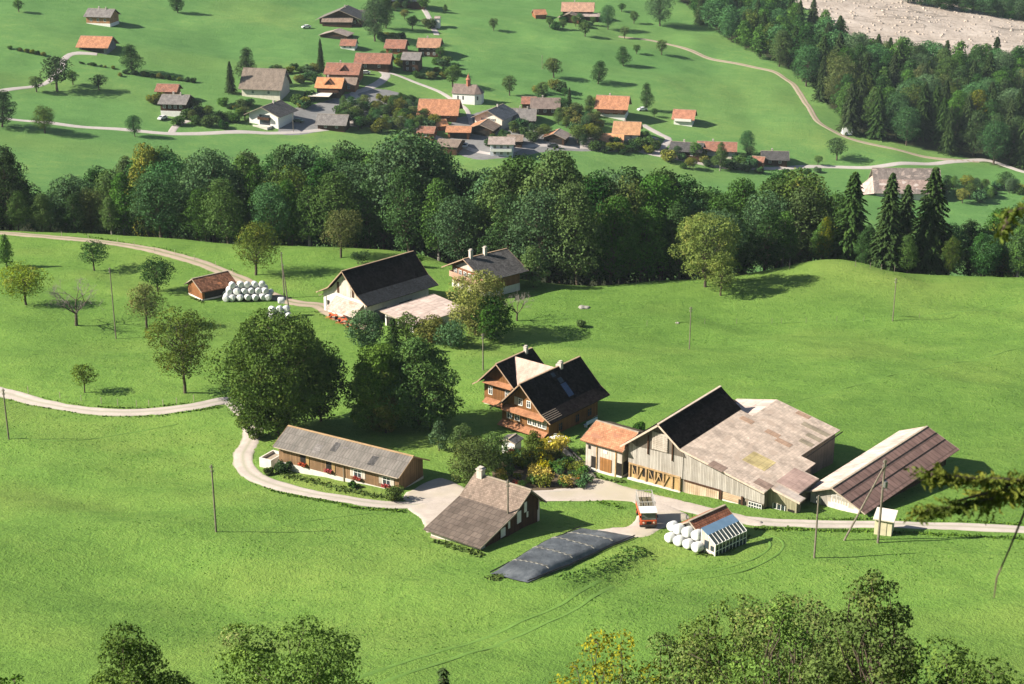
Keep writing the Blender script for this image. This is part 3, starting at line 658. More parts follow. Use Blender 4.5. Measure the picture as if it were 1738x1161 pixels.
# ------------------------------------------------------------------ building kit (local frame: x along the gable wall, y into the building along the ridge)
M_GLASS = m_plain('window glass', (0.03, 0.04, 0.05), 0.3, 0.6, 0.12, 0.6)
M_WHITE = m_plain('white paint', (0.72, 0.70, 0.66), 0.06, 1.5, 0.6)
M_PLINTH = m_plaster('rough white plinth', (0.62, 0.58, 0.53))
M_CREAM = m_plaster('cream render', (0.70, 0.64, 0.54))
M_CHIM = m_plaster('chimney render', (0.50, 0.45, 0.40), 0.5)
M_BROWN = m_planks('brown larch boards', (0.20, 0.095, 0.04), 0.2, 0.4)
M_DKBR = m_planks('dark brown boards', (0.075, 0.038, 0.022), 0.2, 0.4)
M_ORB = m_planks('orange brown boards', (0.34, 0.16, 0.055), 0.2, 0.35)
M_GREYW = m_planks('silver grey barn boards', (0.36, 0.33, 0.295), 0.24, 0.34, False, 0.3, (0.24, 0.20, 0.16))
M_PALEW = m_planks('whitish weathered boards', (0.52, 0.46, 0.40), 0.2, 0.25, False, 0.35, (0.26, 0.20, 0.15))
M_YELW = m_planks('yellow sawn timber', (0.44, 0.29, 0.13), 0.2, 0.3)
M_BEAM = m_plain('yellowed beams', (0.36, 0.235, 0.12), 0.3, 2.0)
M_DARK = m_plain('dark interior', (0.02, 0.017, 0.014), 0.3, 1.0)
M_EDGE = m_plain('weathered fascia board', (0.33, 0.27, 0.21), 0.2, 2.0)
R_BLACK = m_tiles('black slate roof', (0.017, 0.014, 0.015), 0.35, 0.32, 0.5, None, 0, 0.05, rough=0.95, spec=0.0)
R_SLATE = m_tiles('grey slate roof', (0.085, 0.080, 0.080), 0.3, 0.3, 0.35, None, 0, 0.2, rough=0.7)
R_GREYB = m_tiles('weathered grey fibre roof', (0.185, 0.165, 0.150), .45, 1.7, 0.10, None, 0, 0.5, True, gapd=.25)
R_PALE = m_tiles('pale lichened sheet roof', (0.56, 0.445, 0.365), 0.7, 0.42, 0.14, (0.47, 0.365, 0.295), 0.40, 0.3, True, gapd=0.35)
R_PINK = m_tiles('pinkish fibre cement roof', (0.56, 0.44, 0.385), 1.1, 2.2, 0.06, None, 0, 0.12, True, gapd=0.25)
R_MAUVE = m_tiles('brown corrugated roof', (0.235, 0.145, 0.125), 1.0, 3.0, 0.08, None, 0, 0.15, True, gapd=0.35)
R_TAUPE = m_tiles('taupe plain tiles', (0.24, 0.18, 0.145), 0.25, 0.3, 0.22, None, 0, 0.3)
R_TAUPD = m_tiles('dark taupe sheets', (0.135, 0.105, 0.088), 0.7, 0.9, 0.15, None, 0, 0.3)
R_ORANGE = m_tiles('orange clay tiles', (0.46, 0.215, 0.12), 0.3, 0.36, 0.22, (0.33, 0.16, 0.10), 0.4, 0.15)
R_BRIGHT = m_tiles('bright orange clay tiles', (0.60, 0.275, 0.13), 0.3, 0.36, 0.12, None, 0, 0.06)
R_RED = m_tiles('red brown clay tiles', (0.31, 0.145, 0.10), 0.3, 0.36, 0.25, (0.20, 0.11, 0.085), 0.42, 0.25)
R_OLDRED = m_tiles('old brown red tiles', (0.21, 0.095, 0.055), 0.32, 0.42, 0.45, (0.42, 0.17, 0.08), 0.36, 0.3, gapd=0.85)
R_BLUE = m_tiles('blue grey slates', (0.075, 0.085, 0.105), 0.3, 0.3, 0.3, None, 0, 0.15)
R_MIDG = m_tiles('mid grey tiles', (0.21, 0.19, 0.18), 0.3, 0.34, 0.2, None, 0, 0.3)
R_LITE = m_tiles('light pinkish grey tiles', (0.36, 0.29, 0.26), 0.3, 0.34, 0.15, None, 0, 0.25)

def sz(sec, u):
    if u <= sec[0][0]: a, b = sec[0], sec[1]
    elif u >= sec[-1][0]: a, b = sec[-2], sec[-1]
    else:
        for a, b in zip(sec, sec[1:]):
            if a[0] <= u <= b[0]: break
    return a[1] + (b[1]-a[1])*(u-a[0])/(b[0]-a[0])
class Bld:
    def __init__(s, name, label, cat, O, a, u0, u1, v0, v1, sec, wall, roof, ov=0.7, th=0.14, z0=-1.6, group=None, zsplit=None, low=None, edge=None, roofname='roof'):
        s.e = empty(name, O, math.radians(a), label=label, cat=cat, group=group)
        s.u0, s.u1, s.v0, s.v1, s.sec = u0, u1, v0, v1, sec; s.th = th
        s.peak = max(sec, key=lambda p: p[1])
        zb = zsplit if zsplit is not None else z0
        mb = MB(); ins = [(u, z) for u, z in sec if u0 < u < u1]
        top = [(u0, sz(sec, u0))] + ins + [(u1, sz(sec, u1))]; t2 = [(u, z-th-0.02) for u, z in top]
        mb.poly([(u0, v0, zb), (u1, v0, zb)] + [(u, v0, z) for u, z in reversed(t2)])
        mb.poly([(u1, v1, zb), (u0, v1, zb)] + [(u, v1, z) for u, z in t2])
        mb.poly([(u0, v1, zb), (u0, v0, zb), (u0, v0, t2[0][1]), (u0, v1, t2[0][1])])
        mb.poly([(u1, v0, zb), (u1, v1, zb), (u1, v1, t2[-1][1]), (u1, v0, t2[-1][1])])
        s.wall = mb.build('wall', wall, s.e)
        if zsplit is not None: MB().box(u0-.05, u1+.05, v0-.05, v1+.05, z0, zsplit).build('plinth', low or M_PLINTH, s.e)
        rb = MB(); rv0, rv1 = v0-ov, v1+ov; rl = roof if isinstance(roof, (list, tuple)) else [roof]*(len(sec)-1); ms = []
        for k, (p, q) in enumerate(zip(sec, sec[1:])):
            if rl[k] not in ms: ms.append(rl[k])
            rb.slab([(p[0], rv0, p[1]), (q[0], rv0, q[1]), (q[0], rv1, q[1]), (p[0], rv1, p[1])], th, ms.index(rl[k]))
        s.roof = rb.build(roofname, ms, s.e); s.rv = (rv0, rv1)
        # fascia and barge boards, ridge cap
        fb = MB(); d = 0.03
        for p, q in zip(sec, sec[1:]):
            for v in (rv0-d, rv1): fb.slab([(p[0], v, p[1]+.02), (q[0], v, q[1]+.02), (q[0], v+d, q[1]+.02), (p[0], v+d, p[1]+.02)], th+.04)
        fb.box(s.peak[0]-.14, s.peak[0]+.14, rv0, rv1, s.peak[1]-.04, s.peak[1]+.05)
        fb.build('barge_board', edge or M_EDGE, s.roof)
    def fb(s, mb, face, a0, a1, z0, z1, d0, d1, mi=0):
        if face == 'g': mb.box(a0, a1, s.v0-d1, s.v0-d0, z0, z1, mi)
        elif face == 'r': mb.box(s.u1+d0, s.u1+d1, a0, a1, z0, z1, mi)
        else: mb.box(s.u0-d1, s.u0-d0, a0, a1, z0, z1, mi)
    def win(s, face, c, z, w=0.9, h=1.1, shut=None, mull=1, frame=None, name='window', flower=False):
        f = MB(); t = 0.09
        s.fb(f, face, c-w/2-t, c-w/2, z-t, z+h+t, 0.0, 0.07); s.fb(f, face, c+w/2, c+w/2+t, z-t, z+h+t, 0.0, 0.07)
        s.fb(f, face, c-w/2, c+w/2, z-t, z, 0.0, 0.09); s.fb(f, face, c-w/2, c+w/2, z+h, z+h+t, 0.0, 0.07)
        for k in range(mull): x = c - w/2 + w*(k+1)/(mull+1); s.fb(f, face, x-.03, x+.03, z, z+h, 0.01, 0.055)
        s.fb(f, face, c-w/2, c+w/2, z+h*.62, z+h*.62+.05, 0.01, 0.05)
        o = f.build(name, frame or M_WHITE, s.e); p = MB(); s.fb(p, face, c-w/2, c+w/2, z, z+h, 0.0, 0.025); p.build('pane', M_GLASS, o)
        if shut:
            q = MB(); s.fb(q, face, c-w/2-t-w*.48, c-w/2-t-.02, z-.03, z+h+.03, 0.0, 0.05); s.fb(q, face, c+w/2+t+.02, c+w/2+t+w*.48, z-.03, z+h+.03, 0.0, 0.05); q.build('shutter', shut, o)
        return o
    def panel(s, face, a0, a1, z0, z1, mat, name='door', d=0.06):
        m = MB(); s.fb(m, face, a0, a1, z0, z1, 0.0, d); return m.build(name, mat, s.e)
    def chimney(s, u, v, w=0.6, h=1.2, mat=None, cap=True):
        z = sz(s.sec, u); m = MB().box(u-w/2, u+w/2, v-w/2, v+w/2, z-0.7, z+h)
        if cap: m.box(u-w*.62, u+w*.62, v-w*.62, v+w*.62, z+h, z+h+.1); m.box(u-w*.4, u+w*.4, v-w*.4, v+w*.4, z+h+.25, z+h+.3)
        for i in (-1, 1):
            if cap: m.box(u+i*w*.32-.05, u+i*w*.32+.05, v-.05, v+.05, z+h+.1, z+h+.25)
        m.build('chimney', mat or M_CHIM, s.roof)
    def balcony(s, face, a0, a1, z, dep=1.1, mat=None):
        m = MB(); s.fb(m, face, a0, a1, z-.12, z, 0, dep); s.fb(m, face, a0, a1, z, z+.95, dep-.06, dep)
        s.fb(m, face, a0, a0+.06, z, z+.95, 0, dep-.06); s.fb(m, face, a1-.06, a1, z, z+.95, 0, dep-.06); m.build('balcony', mat or M_BROWN, s.e)
    def patch(s, u0, u1, v0, v1, mat, name='roof_panel', up=0.02, sec=None):
        """a replaced sheet or skylight lying on the roof surface"""
        sc = sec or s.sec; z0, z1 = sz(sc, u0)+up, sz(sc, u1)+up
        MB().slab([(u0, v0, z0), (u1, v0, z1), (u1, v1, z1), (u0, v1, z0)], up-.003).build(name, mat, s.roof)
    def leanroof(s, face, a0, a1, z0, z1, dep, mat, name='pent_roof', th=.1):
        if face == 'g': q = [(a0, s.v0-dep, z0), (a1, s.v0-dep, z0), (a1, s.v0-.002, z1), (a0, s.v0-.002, z1)]
        elif face == 'r': q = [(s.u1+.002, a0, z1), (s.u1+dep, a0, z0), (s.u1+dep, a1, z0), (s.u1+.002, a1, z1)]
        else: q = [(s.u0-.002, a0, z1), (s.u0-dep, a0, z0), (s.u0-dep, a1, z0), (s.u0-.002, a1, z1)]
        return MB().slab(q, th).build(name, mat, s.e)

# ---- long wooden shed with the grey roof
b = Bld('wooden_shed', 'long low brown boarded shed with a weathered grey roof inside the road bend', 'shed', (-14.4, 184.3, -88.2), 60, 0, 5.6, 0, 19.2, [(-0.7, 3.05), (2.8, 4.75), (6.6, 2.75)], m_planks('shed boards brown', (0.24, 0.145, 0.08), 0.22, 0.35), R_GREYB, 0.45, z0=-1.4, zsplit=0.75, edge=m_plain('warm eave board', (0.40, 0.26, 0.14), .2, 2))
for v in (5.0, 9.2, 14.0, 17.6): pass
for v, op in ((15.2, 1), (11.0, 1), (6.4, 0), (1.9, 0)):
    if op: b.panel('l', v-.45, v+.45, 1.25, 2.55, M_DARK, 'window_opening', 0.03); MBx = MB(); b.fb(MBx, 'l', v-1.0, v-.5, 1.2, 2.6, 0, .06); MBx.build('shutter', M_YELW, b.e)
    else: b.win('l', v, 1.35, 1.1, 1.0, M_PALEW)
M_FLRED = m_leaf('red pink blossoms', (0.42, 0.07, 0.05), 0.06, 0.4, 0.2); M_FLYEL = m_leaf('yellow blossoms', (0.50, 0.42, 0.03), 0.03, 0.3, 0.25)
def flowerbox(b, face, c, z):
    m = MB(); b.fb(m, face, c-.6, c+.6, z-.2, z, 0.06, .3); o = m.build('flower_box', M_BROWN, b.e)
    rs = np.random.RandomState(int(c*10+z*7) % 1000); n = 120
    d = rs.rand(n)*.45+.02; a = c-.6+rs.rand(n)*1.2; zz = z-.12+rs.rand(n)*.4
    if face == 'l': C = np.column_stack([b.u0-d, a, zz])
    elif face == 'g': C = np.column_stack([a, b.v0-d, zz])
    else: C = np.column_stack([b.u1+d, a, zz])
    V, F = leafquads(C, np.tile([0, 0, 1.0], (n, 1)), .14+.1*rs.rand(n), rs); np_mesh('geraniums', V, F, 4, M_FLRED, o, attr={'shade': ('FACE', rs.rand(n))})
for v in (6.4, 1.9, 15.2, 11.0): flowerbox(b, 'l', v, 1.2)
dp = MB().tube((-.12, 8.6, -.6), (-.12, 8.6, 3.0), .06); dp.tube((-.75, -.3, 3.0), (-.75, 19.4, 3.0), .07); dp.build('gutter', M_EDGE, b.e)
for k, (u, v, w, c) in enumerate([(1.2, 10.4, .9, 1), (2.0, 9.0, .8, 0), (.3, 12.6, 1.1, 0), (.6, 4.0, 1.0, 1)]):
    b.patch(u-.5, u+.9, v, v+w, R_SLATE if c else R_MIDG)
wt = empty('water_trough', (-14.4 - 20.6*math.sin(math.radians(60)), 184.3 + 20.6*math.cos(math.radians(60)), -88.6), math.radians(60), label='low white walled tank beside the left end of the brown shed', cat='tank')
m = MB()
for q in ((-.4, 2.6, -.3, -.1), (-.4, 2.6, 1.5, 1.7), (-.4, -.2, -.1, 1.5), (2.4, 2.6, -.1, 1.5)): m.box(q[0], q[1], q[2], q[3], -.8, 1.1)
m.build('wall', M_PLINTH, wt); MB().box(-.2, 2.4, -.1, 1.5, -.6, .75).build('slab', M_EDGE, wt)

# ---- low farmhouse-like barn with the two-pitch taupe roof
b = Bld('stone_barn', 'low taupe roofed barn with a black gable beside the road fork', 'barn', (-3.6, 163.4, -85.2), 54, 0, 11.9, 0.1, 7.3, [(-0.7, 0.95), (6.2, 2.6), (9.4, 4.45), (12.7, 1.6)], M_PLINTH, [R_TAUPD, R_TAUPE, R_TAUPE], 0.55, z0=-1.3)
b.panel('g', 1.0, 11.4, -.9, .9, M_DKBR, 'board_cladding', .05)
gm = MB(); gm.poly([(1.2, b.v0-.04, .9), (11.6, b.v0-.04, .9), (11.6, b.v0-.04, 2.3), (9.4, b.v0-.04, 4.2), (6.2, b.v0-.04, 2.4), (1.2, b.v0-.04, 1.25)]); gm.build('gable_boards', M_DKBR, b.e)
for u, z, w, h in ((4.4, .2, .9, 1.1), (5.6, .8, .35, 1.5), (7.6, .7, .8, 1.5), (8.9, 1.6, .5, 1.3), (9.3, .8, .3, .7)): b.panel('g', u-w/2, u+w/2, z, z+h, M_WHITE, 'white_board', .09)
b.chimney(9.2, 6.9, .75, .9); 
lt = MB().slab([(-.2, 7.3, .02), (0, 7.3, .02), (0, .1, .02), (-.2, .1, .02)], .02); b.leanroof('l', .1, 7.2, 0.0, 0.05, .3, M_EDGE, 'ledge', .3)

# ---- the big barn
O = (15.3, 188.7, -87.6); A = -36
SEC = [(-1.0, 4.75), (4.6, 9.15), (7.9, 6.6), (24.5, 6.6-.225*16.6)]
e = empty('big_barn', O, math.radians(A), label='huge grey boarded barn with a black steep roof and a wide pale patched roof', cat='barn')
def zr(u): return sz(SEC, u) - .16
FP_ = [(0, 0), (4.6, 0), (7.9, 0), (19.4, 0), (19.4, 1.2), (23.4, 1.2), (23.4, 2.1), (22.4, 2.1), (22.4, 7.7), (20.4, 7.7), (20.4, 10.8), (18.4, 10.8), (18.7, 21.6), (9.7, 21.6), (4.2, 21.6), (4.2, 14.6), (0, 14.6)]
wb = MB()
for (p, q) in zip(FP_, FP_[1:] + FP_[:1]):
    z1, z2 = zr(p[0]), zr(q[0])
    if p[1] > 15 and p[0] < 9: z1 = 4.6
    if q[1] > 15 and q[0] < 9: z2 = 4.6
    if p[1] > 15 and p[0] == 9.7: z1 = 6.0
    if q[1] > 15 and q[0] == 9.7: z2 = 6.0
    lo = 1.3 if (p[1] == 0 and q[1] == 0 and p[0] >= 7.9) else -1.2
    wb.poly([(p[0], p[1], -1.2), (q[0], q[1], -1.2), (q[0], q[1], z2), (p[0], p[1], z1)])
wb.build('wall', m_planks('barn side boards', (0.26, 0.215, 0.17), 0.24, 0.3), e)
# hanging front boards, saw-edged where the pieces overlap
cb = MB(); rr = random.Random(3); u = -.15
while u < 19.5:
    w = 1.35; u2 = min(u+w, 19.5); us = [u] + [x for x in (4.6, 7.9) if u < x < u2] + [u2]; lo = 2.35 - .028*u + (0.05*rr.random())
    pr = .10 if u > 7.9 else .16
    for p, q in zip(us, us[1:]): 
        cb.slab([(p, -pr, lo), (q, -pr, lo), (q, -pr, zr(q)-.05), (p, -pr, zr(p)-.05)], .04) if False else cb.poly([(p, -pr, lo), (q, -pr, lo), (q, -pr, zr(q)-.05), (p, -pr, zr(p)-.05)])
        cb.poly([(p, -pr, lo), (p, 0, lo), (q, 0, lo), (q, -pr, lo)])
    u = u2
cb.build('front_boards', M_GREYW, e)
# overhang shade painted as dark boards in the gable, with the louvred hatch
MB().poly([(.9, -.18, 4.9), (8.3, -.18, 4.9+.3), (7.6, -.18, 6.3), (4.6, -.18, 8.75), (.3, -.18, 5.3)]).build('gable_boards', m_planks('shade toned gable boards', (0.13, 0.11, 0.09), 0.24, 0.35), e)
hb_ = MB(); hb_.box(3.4, 5.7, -.30, -.18, 5.2, 7.6)
for k in range(9): hb_.box(3.45, 5.65, -.36, -.30, 5.3+k*.25, 5.42+k*.25)
hb_.build('louvred_hatch', M_PALEW, e)
for u in (2.8, 6.4): MB().box(u-.08, u+.08, -.32, -.18, 4.3, 6.9).build('post', M_BEAM if False else M_DKBR, e)
# lower front: timber frame with yellow boards over a white foot wall
MB().box(.05, 7.75, -.10, -.02, .35, 2.3).build('lower_boards', M_YELW, e)
tf = MB()
for u in (.1, 1.3, 2.6, 3.9, 5.2, 6.5, 7.6): tf.box(u-.11, u+.11, -.26, -.10, -.3, 2.35)
for u in (1.3, 3.9, 5.2): 
    for s_ in (-1, 1): tf.tube((u, -.2, .4), (u+s_*.75, -.2, 2.0), .08, .08, 4)
tf.box(0, 7.7, -.28, -.10, 2.2, 2.38); tf.build('timber_frame', M_BEAM, e)
for u0_, u1_ in ((.55, 1.2), (2.0, 2.5), (3.0, 3.8), (4.4, 5.0)): MB().box(u0_, u1_, -.13, -.10, .9, 2.2).build('dark_bay', M_DARK, e)
MB().box(.0, 7.8, -.55, -.0, -1.2, .35).build('foot_wall', M_PLINTH, e)
MB().box(8.3, 13.2, -.10, .0, -.6, 2.05).build('sliding_door', m_planks('pale door boards', (0.50, 0.40, 0.30), 0.3, 0.35, False, .5, (0.30, 0.16, 0.06)), e)
MB().box(8.2, 13.4, -.16, -.10, 1.9, 2.15).build('door_rail', M_DKBR, e)
MB().box(13.4, 19.3, -.12, 0, -1.2, .95).build('stone_wall', M_PLINTH, e)
MB().box(13.6, 16.4, -.09, 0, .95, 1.95).build('boarding', m_planks('level pale boards', (0.52, 0.37, 0.25), .22, .3, True), e)
for u in (13.5, 16.5): MB().box(u-.15, u+.15, -.2, 0, -.8, 2.1).build('post', M_DKBR, e)
MB().box(16.0, 16.9, -.14, -.12, .8, 1.6).build('window_opening', M_DARK, e)
gw = MB()
for k in range(6): gw.box(17.4+k*.36, 17.46+k*.36, -.22, -.16, -.1, 1.75)
for k in range(5): gw.box(17.4, 19.26, -.22, -.17, -.1+k*.45, -.04+k*.45)
gwo = gw.build('window', M_WHITE, e); MB().box(17.4, 19.2, -.155, -.125, -.1, 1.8).build('pane', M_GLASS, gwo)
# front wing at the right
wg = MB(); wg.box(19.45, 23.35, 1.02, 1.19, -1.2, .8); wg.build('wing_foot_wall', M_PLINTH, e)
MB().poly([(19.45, 1.0, .8), (23.38, 1.0, .8), (23.38, 1.0, zr(23.38)), (19.45, 1.0, zr(19.45))]).build('wing_boards', m_planks('greenish wing boards', (0.30, 0.27, 0.18), .22, .3), e)
MB().box(20.2, 21.9, .86, .98, -1.0, 1.1).build('wing_door', m_planks('tan door', (.50, .38, .26), .25, .15), e)
go = MB(); go.box(20.2, 21.9, .86, .98, 1.1, 1.2)
for k in range(4): go.box(20.2+k*.54, 20.27+k*.54, .86, .98, 1.2, 1.9)
o = go.build('window', M_WHITE, e); MB().box(20.2, 21.9, .93, .97, 1.2, 1.85).build('pane', M_GLASS, o)
MB().box(22.2, 23.1, .95, .985, 1.3, 1.6).build('vent', M_DARK, e)
# roof
def P3(u, v, dz=0.0): return (u, v, sz(SEC, u)+dz)
rb = MB(); rb.slab([P3(-1, -1), P3(4.6, -1), P3(4.6, 15.2), P3(-1, 15.2)], .14, 0); rb.slab([P3(4.6, -1), P3(7.9, -1), P3(7.9, 15.2), P3(4.6, 15.2)], .14, 0)
steep = rb.build('roof', R_BLACK, e)
out = [(7.9, -1), (19.9, -1), (19.9, .7), (23.9, .7), (23.9, 2.3), (22.9, 2.3), (22.9, 8), (20.9, 8), (20.9, 11.1), (18.8, 11.1), (19.2, 22.0), (9.7, 22.0), (9.7, 14.9), (7.9, 14.9)]
rb = MB(); rb.slab([P3(u, v) for u, v in out], .13, 0); wide = rb.build('wide_roof', R_PALE, e)
rb = MB(); rb.slab([(3.6, 15.3, 4.85), (9.7, 15.3, 6.19), (9.7, 22, 6.19), (3.6, 22, 4.85)], .12); rb.build('hall_roof', R_PINK, e)
fbm = MB()
for (p, q) in ((P3(-1, -1.03), P3(4.6, -1.03)), (P3(4.6, -1.03), P3(7.9, -1.03)), (P3(7.9, -1.03), P3(19.9, -1.03)), (P3(19.9, .67), P3(23.9, .67))):
    fbm.slab([p, q, (q[0], q[1]+.03, q[2]), (p[0], p[1]+.03, p[2])], .24)
fbm.box(4.45, 4.75, -1, 15.2, 9.11, 9.2); fbm.build('barge_board', m_plain('pale barge board', (.50, .40, .32), .15, 2), steep)
def rp(px, py):
    r = ray(px, py); a = math.radians(A); h = 4.5
    for _ in range(30):
        k = (O[2]+h)/r[2]; X, Y = r[0]*k-O[0], r[1]*k-O[1]; u = X*math.cos(a)+Y*math.sin(a); v = -X*math.sin(a)+Y*math.cos(a); h = h*.5 + .5*sz(SEC, min(max(u, 7.9), 24))
    return u, v
def c4(x, y): return 1060 + x/4.571, 650 + y/4.571
PM = [m_tiles('ochre stained sheet', (0.50, 0.40, 0.20), 0.9, .75, .1, gapd=.3), m_tiles('dark brown sheet', (0.30, .21, .17), .9, .75, .1, gapd=.3), m_tiles('olive grey sheet', (.31, .26, .19), .9, .75, .1, gapd=.3), m_tiles('rust sheet', (.42, .28, .20), .9, .75, .1, gapd=.3), m_tiles('fresh pale sheet', (.50, .42, .37), .9, .75, .05, gapd=.2), m_tiles('mauve sheet', (.42, .29, .25), .9, .75, .05, gapd=.2)]
for (a_, b_, mi) in [((905, 600), (1110, 580), 0), ((655, 628), (790, 668), 1), ((1000, 770), (1155, 800), 1), ((1375, 315), (1590, 405), 2), ((1400, 405), (1540, 440), 2), ((1355, 445), (1470, 485), 2), ((1095, 370), (1205, 415), 3), ((1170, 440), (1300, 485), 3), ((900, 265), (1000, 310), 3), ((1255, 800), (1500, 738), 5), ((1335, 225), (1440, 270), 3), ((1200, 822), (1400, 890), 4)]:
    u0_, v0_ = rp(*c4(*a_)); u1_, v1_ = rp(*c4(*b_))
    if mi == 0: u0_, u1_, v0_, v1_ = u0_, u0_+3.2, v0_+.2, v0_+3.4
    elif mi == 5: u0_, u1_, v0_, v1_ = u1_-3.1, 22.85, 2.6, 7.7
    elif mi == 4: u0_, u1_, v0_, v1_ = 20.3, 23.85, .75, 2.25
    else:
        vm = (v0_+v1_)/2; wv = .55 if mi != 1 else .8; v0_, v1_ = vm-wv, vm+wv; u0_, u1_ = min(u0_, u1_), max(u0_, u1_)
    MB().slab([P3(u0_, v0_, .022), P3(u1_, v0_, .022), P3(u1_, v1_, .022), P3(u0_, v1_, .022)], .02).build('roof_panel', PM[mi], wide)
gt = MB().tube(P3(23.0, 2.4, -.1), P3(23.0, 8.0, -.1), .09).tube(P3(19.3, 11.1, -.12), P3(19.5, 22.0, -.12), .09); gt.build('gutter', M_DARK, wide)

# ---- tile roofed granary left of the big barn
b = Bld('granary', 'small weathered granary with an orange tiled roof left of the big barn', 'granary', (14.4, 188.5, -87.7), 53, 0.2, 6.0, .3, 6.0, [(-.5, 4.15), (3.3, 5.65), (7.0, 4.2)], M_PALEW, [R_ORANGE, m_tiles('mossy brown tiles', (.11, .085, .055), .3, .36, .35)], .5, z0=-1.2, zsplit=.35)
b.panel('l', 4.3, 5.1, .1, 2.0, M_DARK, 'door_opening', .03); b.panel('l', 1.9, 3.7, .3, 2.2, M_ORB, 'door'); b.panel('l', .3, 1.1, .2, 2.1, M_DARK, 'passage', .03)
b.panel('g', .5, 5.4, -.2, 2.2, M_DARK, 'passage', .03); b.panel('l', 5.2, 5.6, 2.9, 3.4, M_DARK, 'window_opening', .03); b.panel('l', 2.6, 3.2, 2.9, 3.3, M_WHITE, 'hatch'); b.panel('l', 4.15, 4.3, .3, 3.9, M_BEAM, 'post', .1); b.panel('l', 1.15, 1.35, -.2, 3.9, M_BEAM, 'post', .1)

# ---- long low barn at the right with pink and brown roof
b = Bld('cattle_barn', 'long low barn right of the big one with a pink and brown roof', 'barn', (42.3, 174.6, -86.3), -40.5, -7.3, -.6, .8, 24.6, [(-8.1, .95), (-4.1, 2.75), (.75, .72)], M_DKBR, [R_PINK, R_MAUVE], .8, z0=-1.6)  # wall takes the dark board colour for the shadow under the eave
b.panel('g', -7.3, -.6, -1.2, 1.0, M_PLINTH, 'foot_wall', .03); b.panel('g', -6.6, -1.3, .45, 1.05, M_PALEW, 'boards', .05)
gm = MB(); gm.poly([(-7.3, .73, 1.05), (-1.0, .73, 1.05), (-4.1, .73, 2.5)]); gm.build('gable_boards', M_GREYW, b.e)
b.win('g', -3.2, .55, 2.2, .9, None, 5); b.panel('g', -6.5, -4.9, -.5, 1.4, M_GREYW, 'door')
for k, v in enumerate((6.5, 13, 19)): pass
fbm = MB().slab([(-2.75, -.0, 2.29+.02), (-2.6, -.0, 2.13+.02), (-2.6, 25.4, 2.13+.02), (-2.75, 25.4, 2.29+.02)], .02) if False else None
for uu in (-2.7, -1.35):
    MB().slab([(uu-.06, .0, sz(b.sec, uu-.06)+.05), (uu+.06, .0, sz(b.sec, uu+.06)+.05), (uu+.06, 25.35, sz(b.sec, uu+.06)+.05), (uu-.06, 25.35, sz(b.sec, uu-.06)+.05)], .045).build('sheet_lap', M_DARK, b.roof)

# ---- tile shed and greenhouse, foreground
b = Bld('tool_shed', 'small whitish boarded shed with a striped red brown tiled roof behind the white bales', 'shed', (22.0, 163.2, -84.9), -48, -4.3, -.3, .4, 5.9, [(-4.9, 1.35), (-2.4, 2.95), (0.1, 1.25)], M_PALEW, m_tiles('striped old tiles', (.33, .13, .075), .4, .42, .2, gapd=.95), .4, z0=-1.0)
g = empty('greenhouse', (22.0, 163.2, -84.9), math.radians(-48), label='glazed lean-to greenhouse with a bluish metal top against the tile shed', cat='greenhouse')
GS = [(-.15, 3.05), (.95, 2.55), (2.15, 1.75)]; v0, v1 = -.5, 4.9
MB().slab([(GS[0][0], v0, GS[0][1]), (GS[1][0], v0, GS[1][1]), (GS[1][0], v1, GS[1][1]), (GS[0][0], v1, GS[0][1])], .08).build('roof', m_plain('bluish sheet metal', (.20, .32, .46), .1, 1, .35, .5, .3), g)
fr = MB(); n = 9
for k in range(n+1):
    v = v0 + (v1-v0)*k/n
    fr.slab([(GS[1][0], v-.04, GS[1][1]+.03), (GS[2][0], v-.04, GS[2][1]+.03), (GS[2][0], v+.04, GS[2][1]+.03), (GS[1][0], v+.04, GS[1][1]+.03)], .09)
    fr.box(2.05, 2.13, v-.04, v+.04, .1, 1.72)
fr.box(2.04, 2.16, v0, v1, 1.66, 1.74); fr.box(2.04, 2.16, v0, v1, .0, .1); fr.box(2.04, 2.14, v0, v1, .85, .92)
for u, h in ((-.1, 2.95), (.95, 2.45), (2.06, 1.7)): fr.box(u, u+.09, v0, v0+.08, -.5, h)
fr.box(-.1, 2.1, v0, v0+.07, .55, .65); fr.build('frame', M_WHITE, g)
MB().slab([(GS[1][0]+.02, v0+.05, GS[1][1]-.03), (GS[2][0]-.02, v0+.05, GS[2][1]-.03), (GS[2][0]-.02, v1-.05, GS[2][1]-.03), (GS[1][0]+.02, v1-.05, GS[1][1]-.03)], .02).build('glazing', m_plain('dusty glass', (.07, .085, .08), .4, 1.5, .15, .6), g)
MB().box(2.08, 2.1, v0+.05, v1-.05, .1, 1.66).build('side_glazing', M_GLASS, g)
MB().box(0, 2.05, v0+.02, v0+.06, -.9, .55).build('foot_wall', M_PALEW, g); MB().poly([(0, v0+.045, .62), (2.05, v0+.045, .62), (2.05, v0+.045, 1.7), (.95, v0+.045, 2.5), (0, v0+.045, 2.95)]).build('end_panel', M_PALEW, g)
for u, w, h in ((.75, .6, 1.0), (1.6, .45, .6)): MB().box(u-w/2, u+w/2, v0-.02, v0+.03, .8, .8+h).build('window', M_GLASS, g)

# ---- transformer hut
h_ = empty('meter_hut', (42.6, 168.3, -85.3), math.radians(-22), label='small cream hut with a flat tilted lid beside the transformer pole', cat='hut')
MB().box(0, 2.0, 0, 2.1, -.9, 2.05).build('wall', m_plaster('cream hut render', (.62, .55, .38), .2), h_)
MB().slab([(-.2, -.3, 2.1), (2.25, -.3, 2.1), (2.25, 2.4, 2.4), (-.2, 2.4, 2.4)], .14).build('roof', m_plain('pale lid', (.62, .55, .47), .08, 2), h_)
MB().box(.6, 1.4, -.05, 0, -.1, 1.8).build('door', m_plain('cream door', (.55, .48, .34), .1, 2), h_)

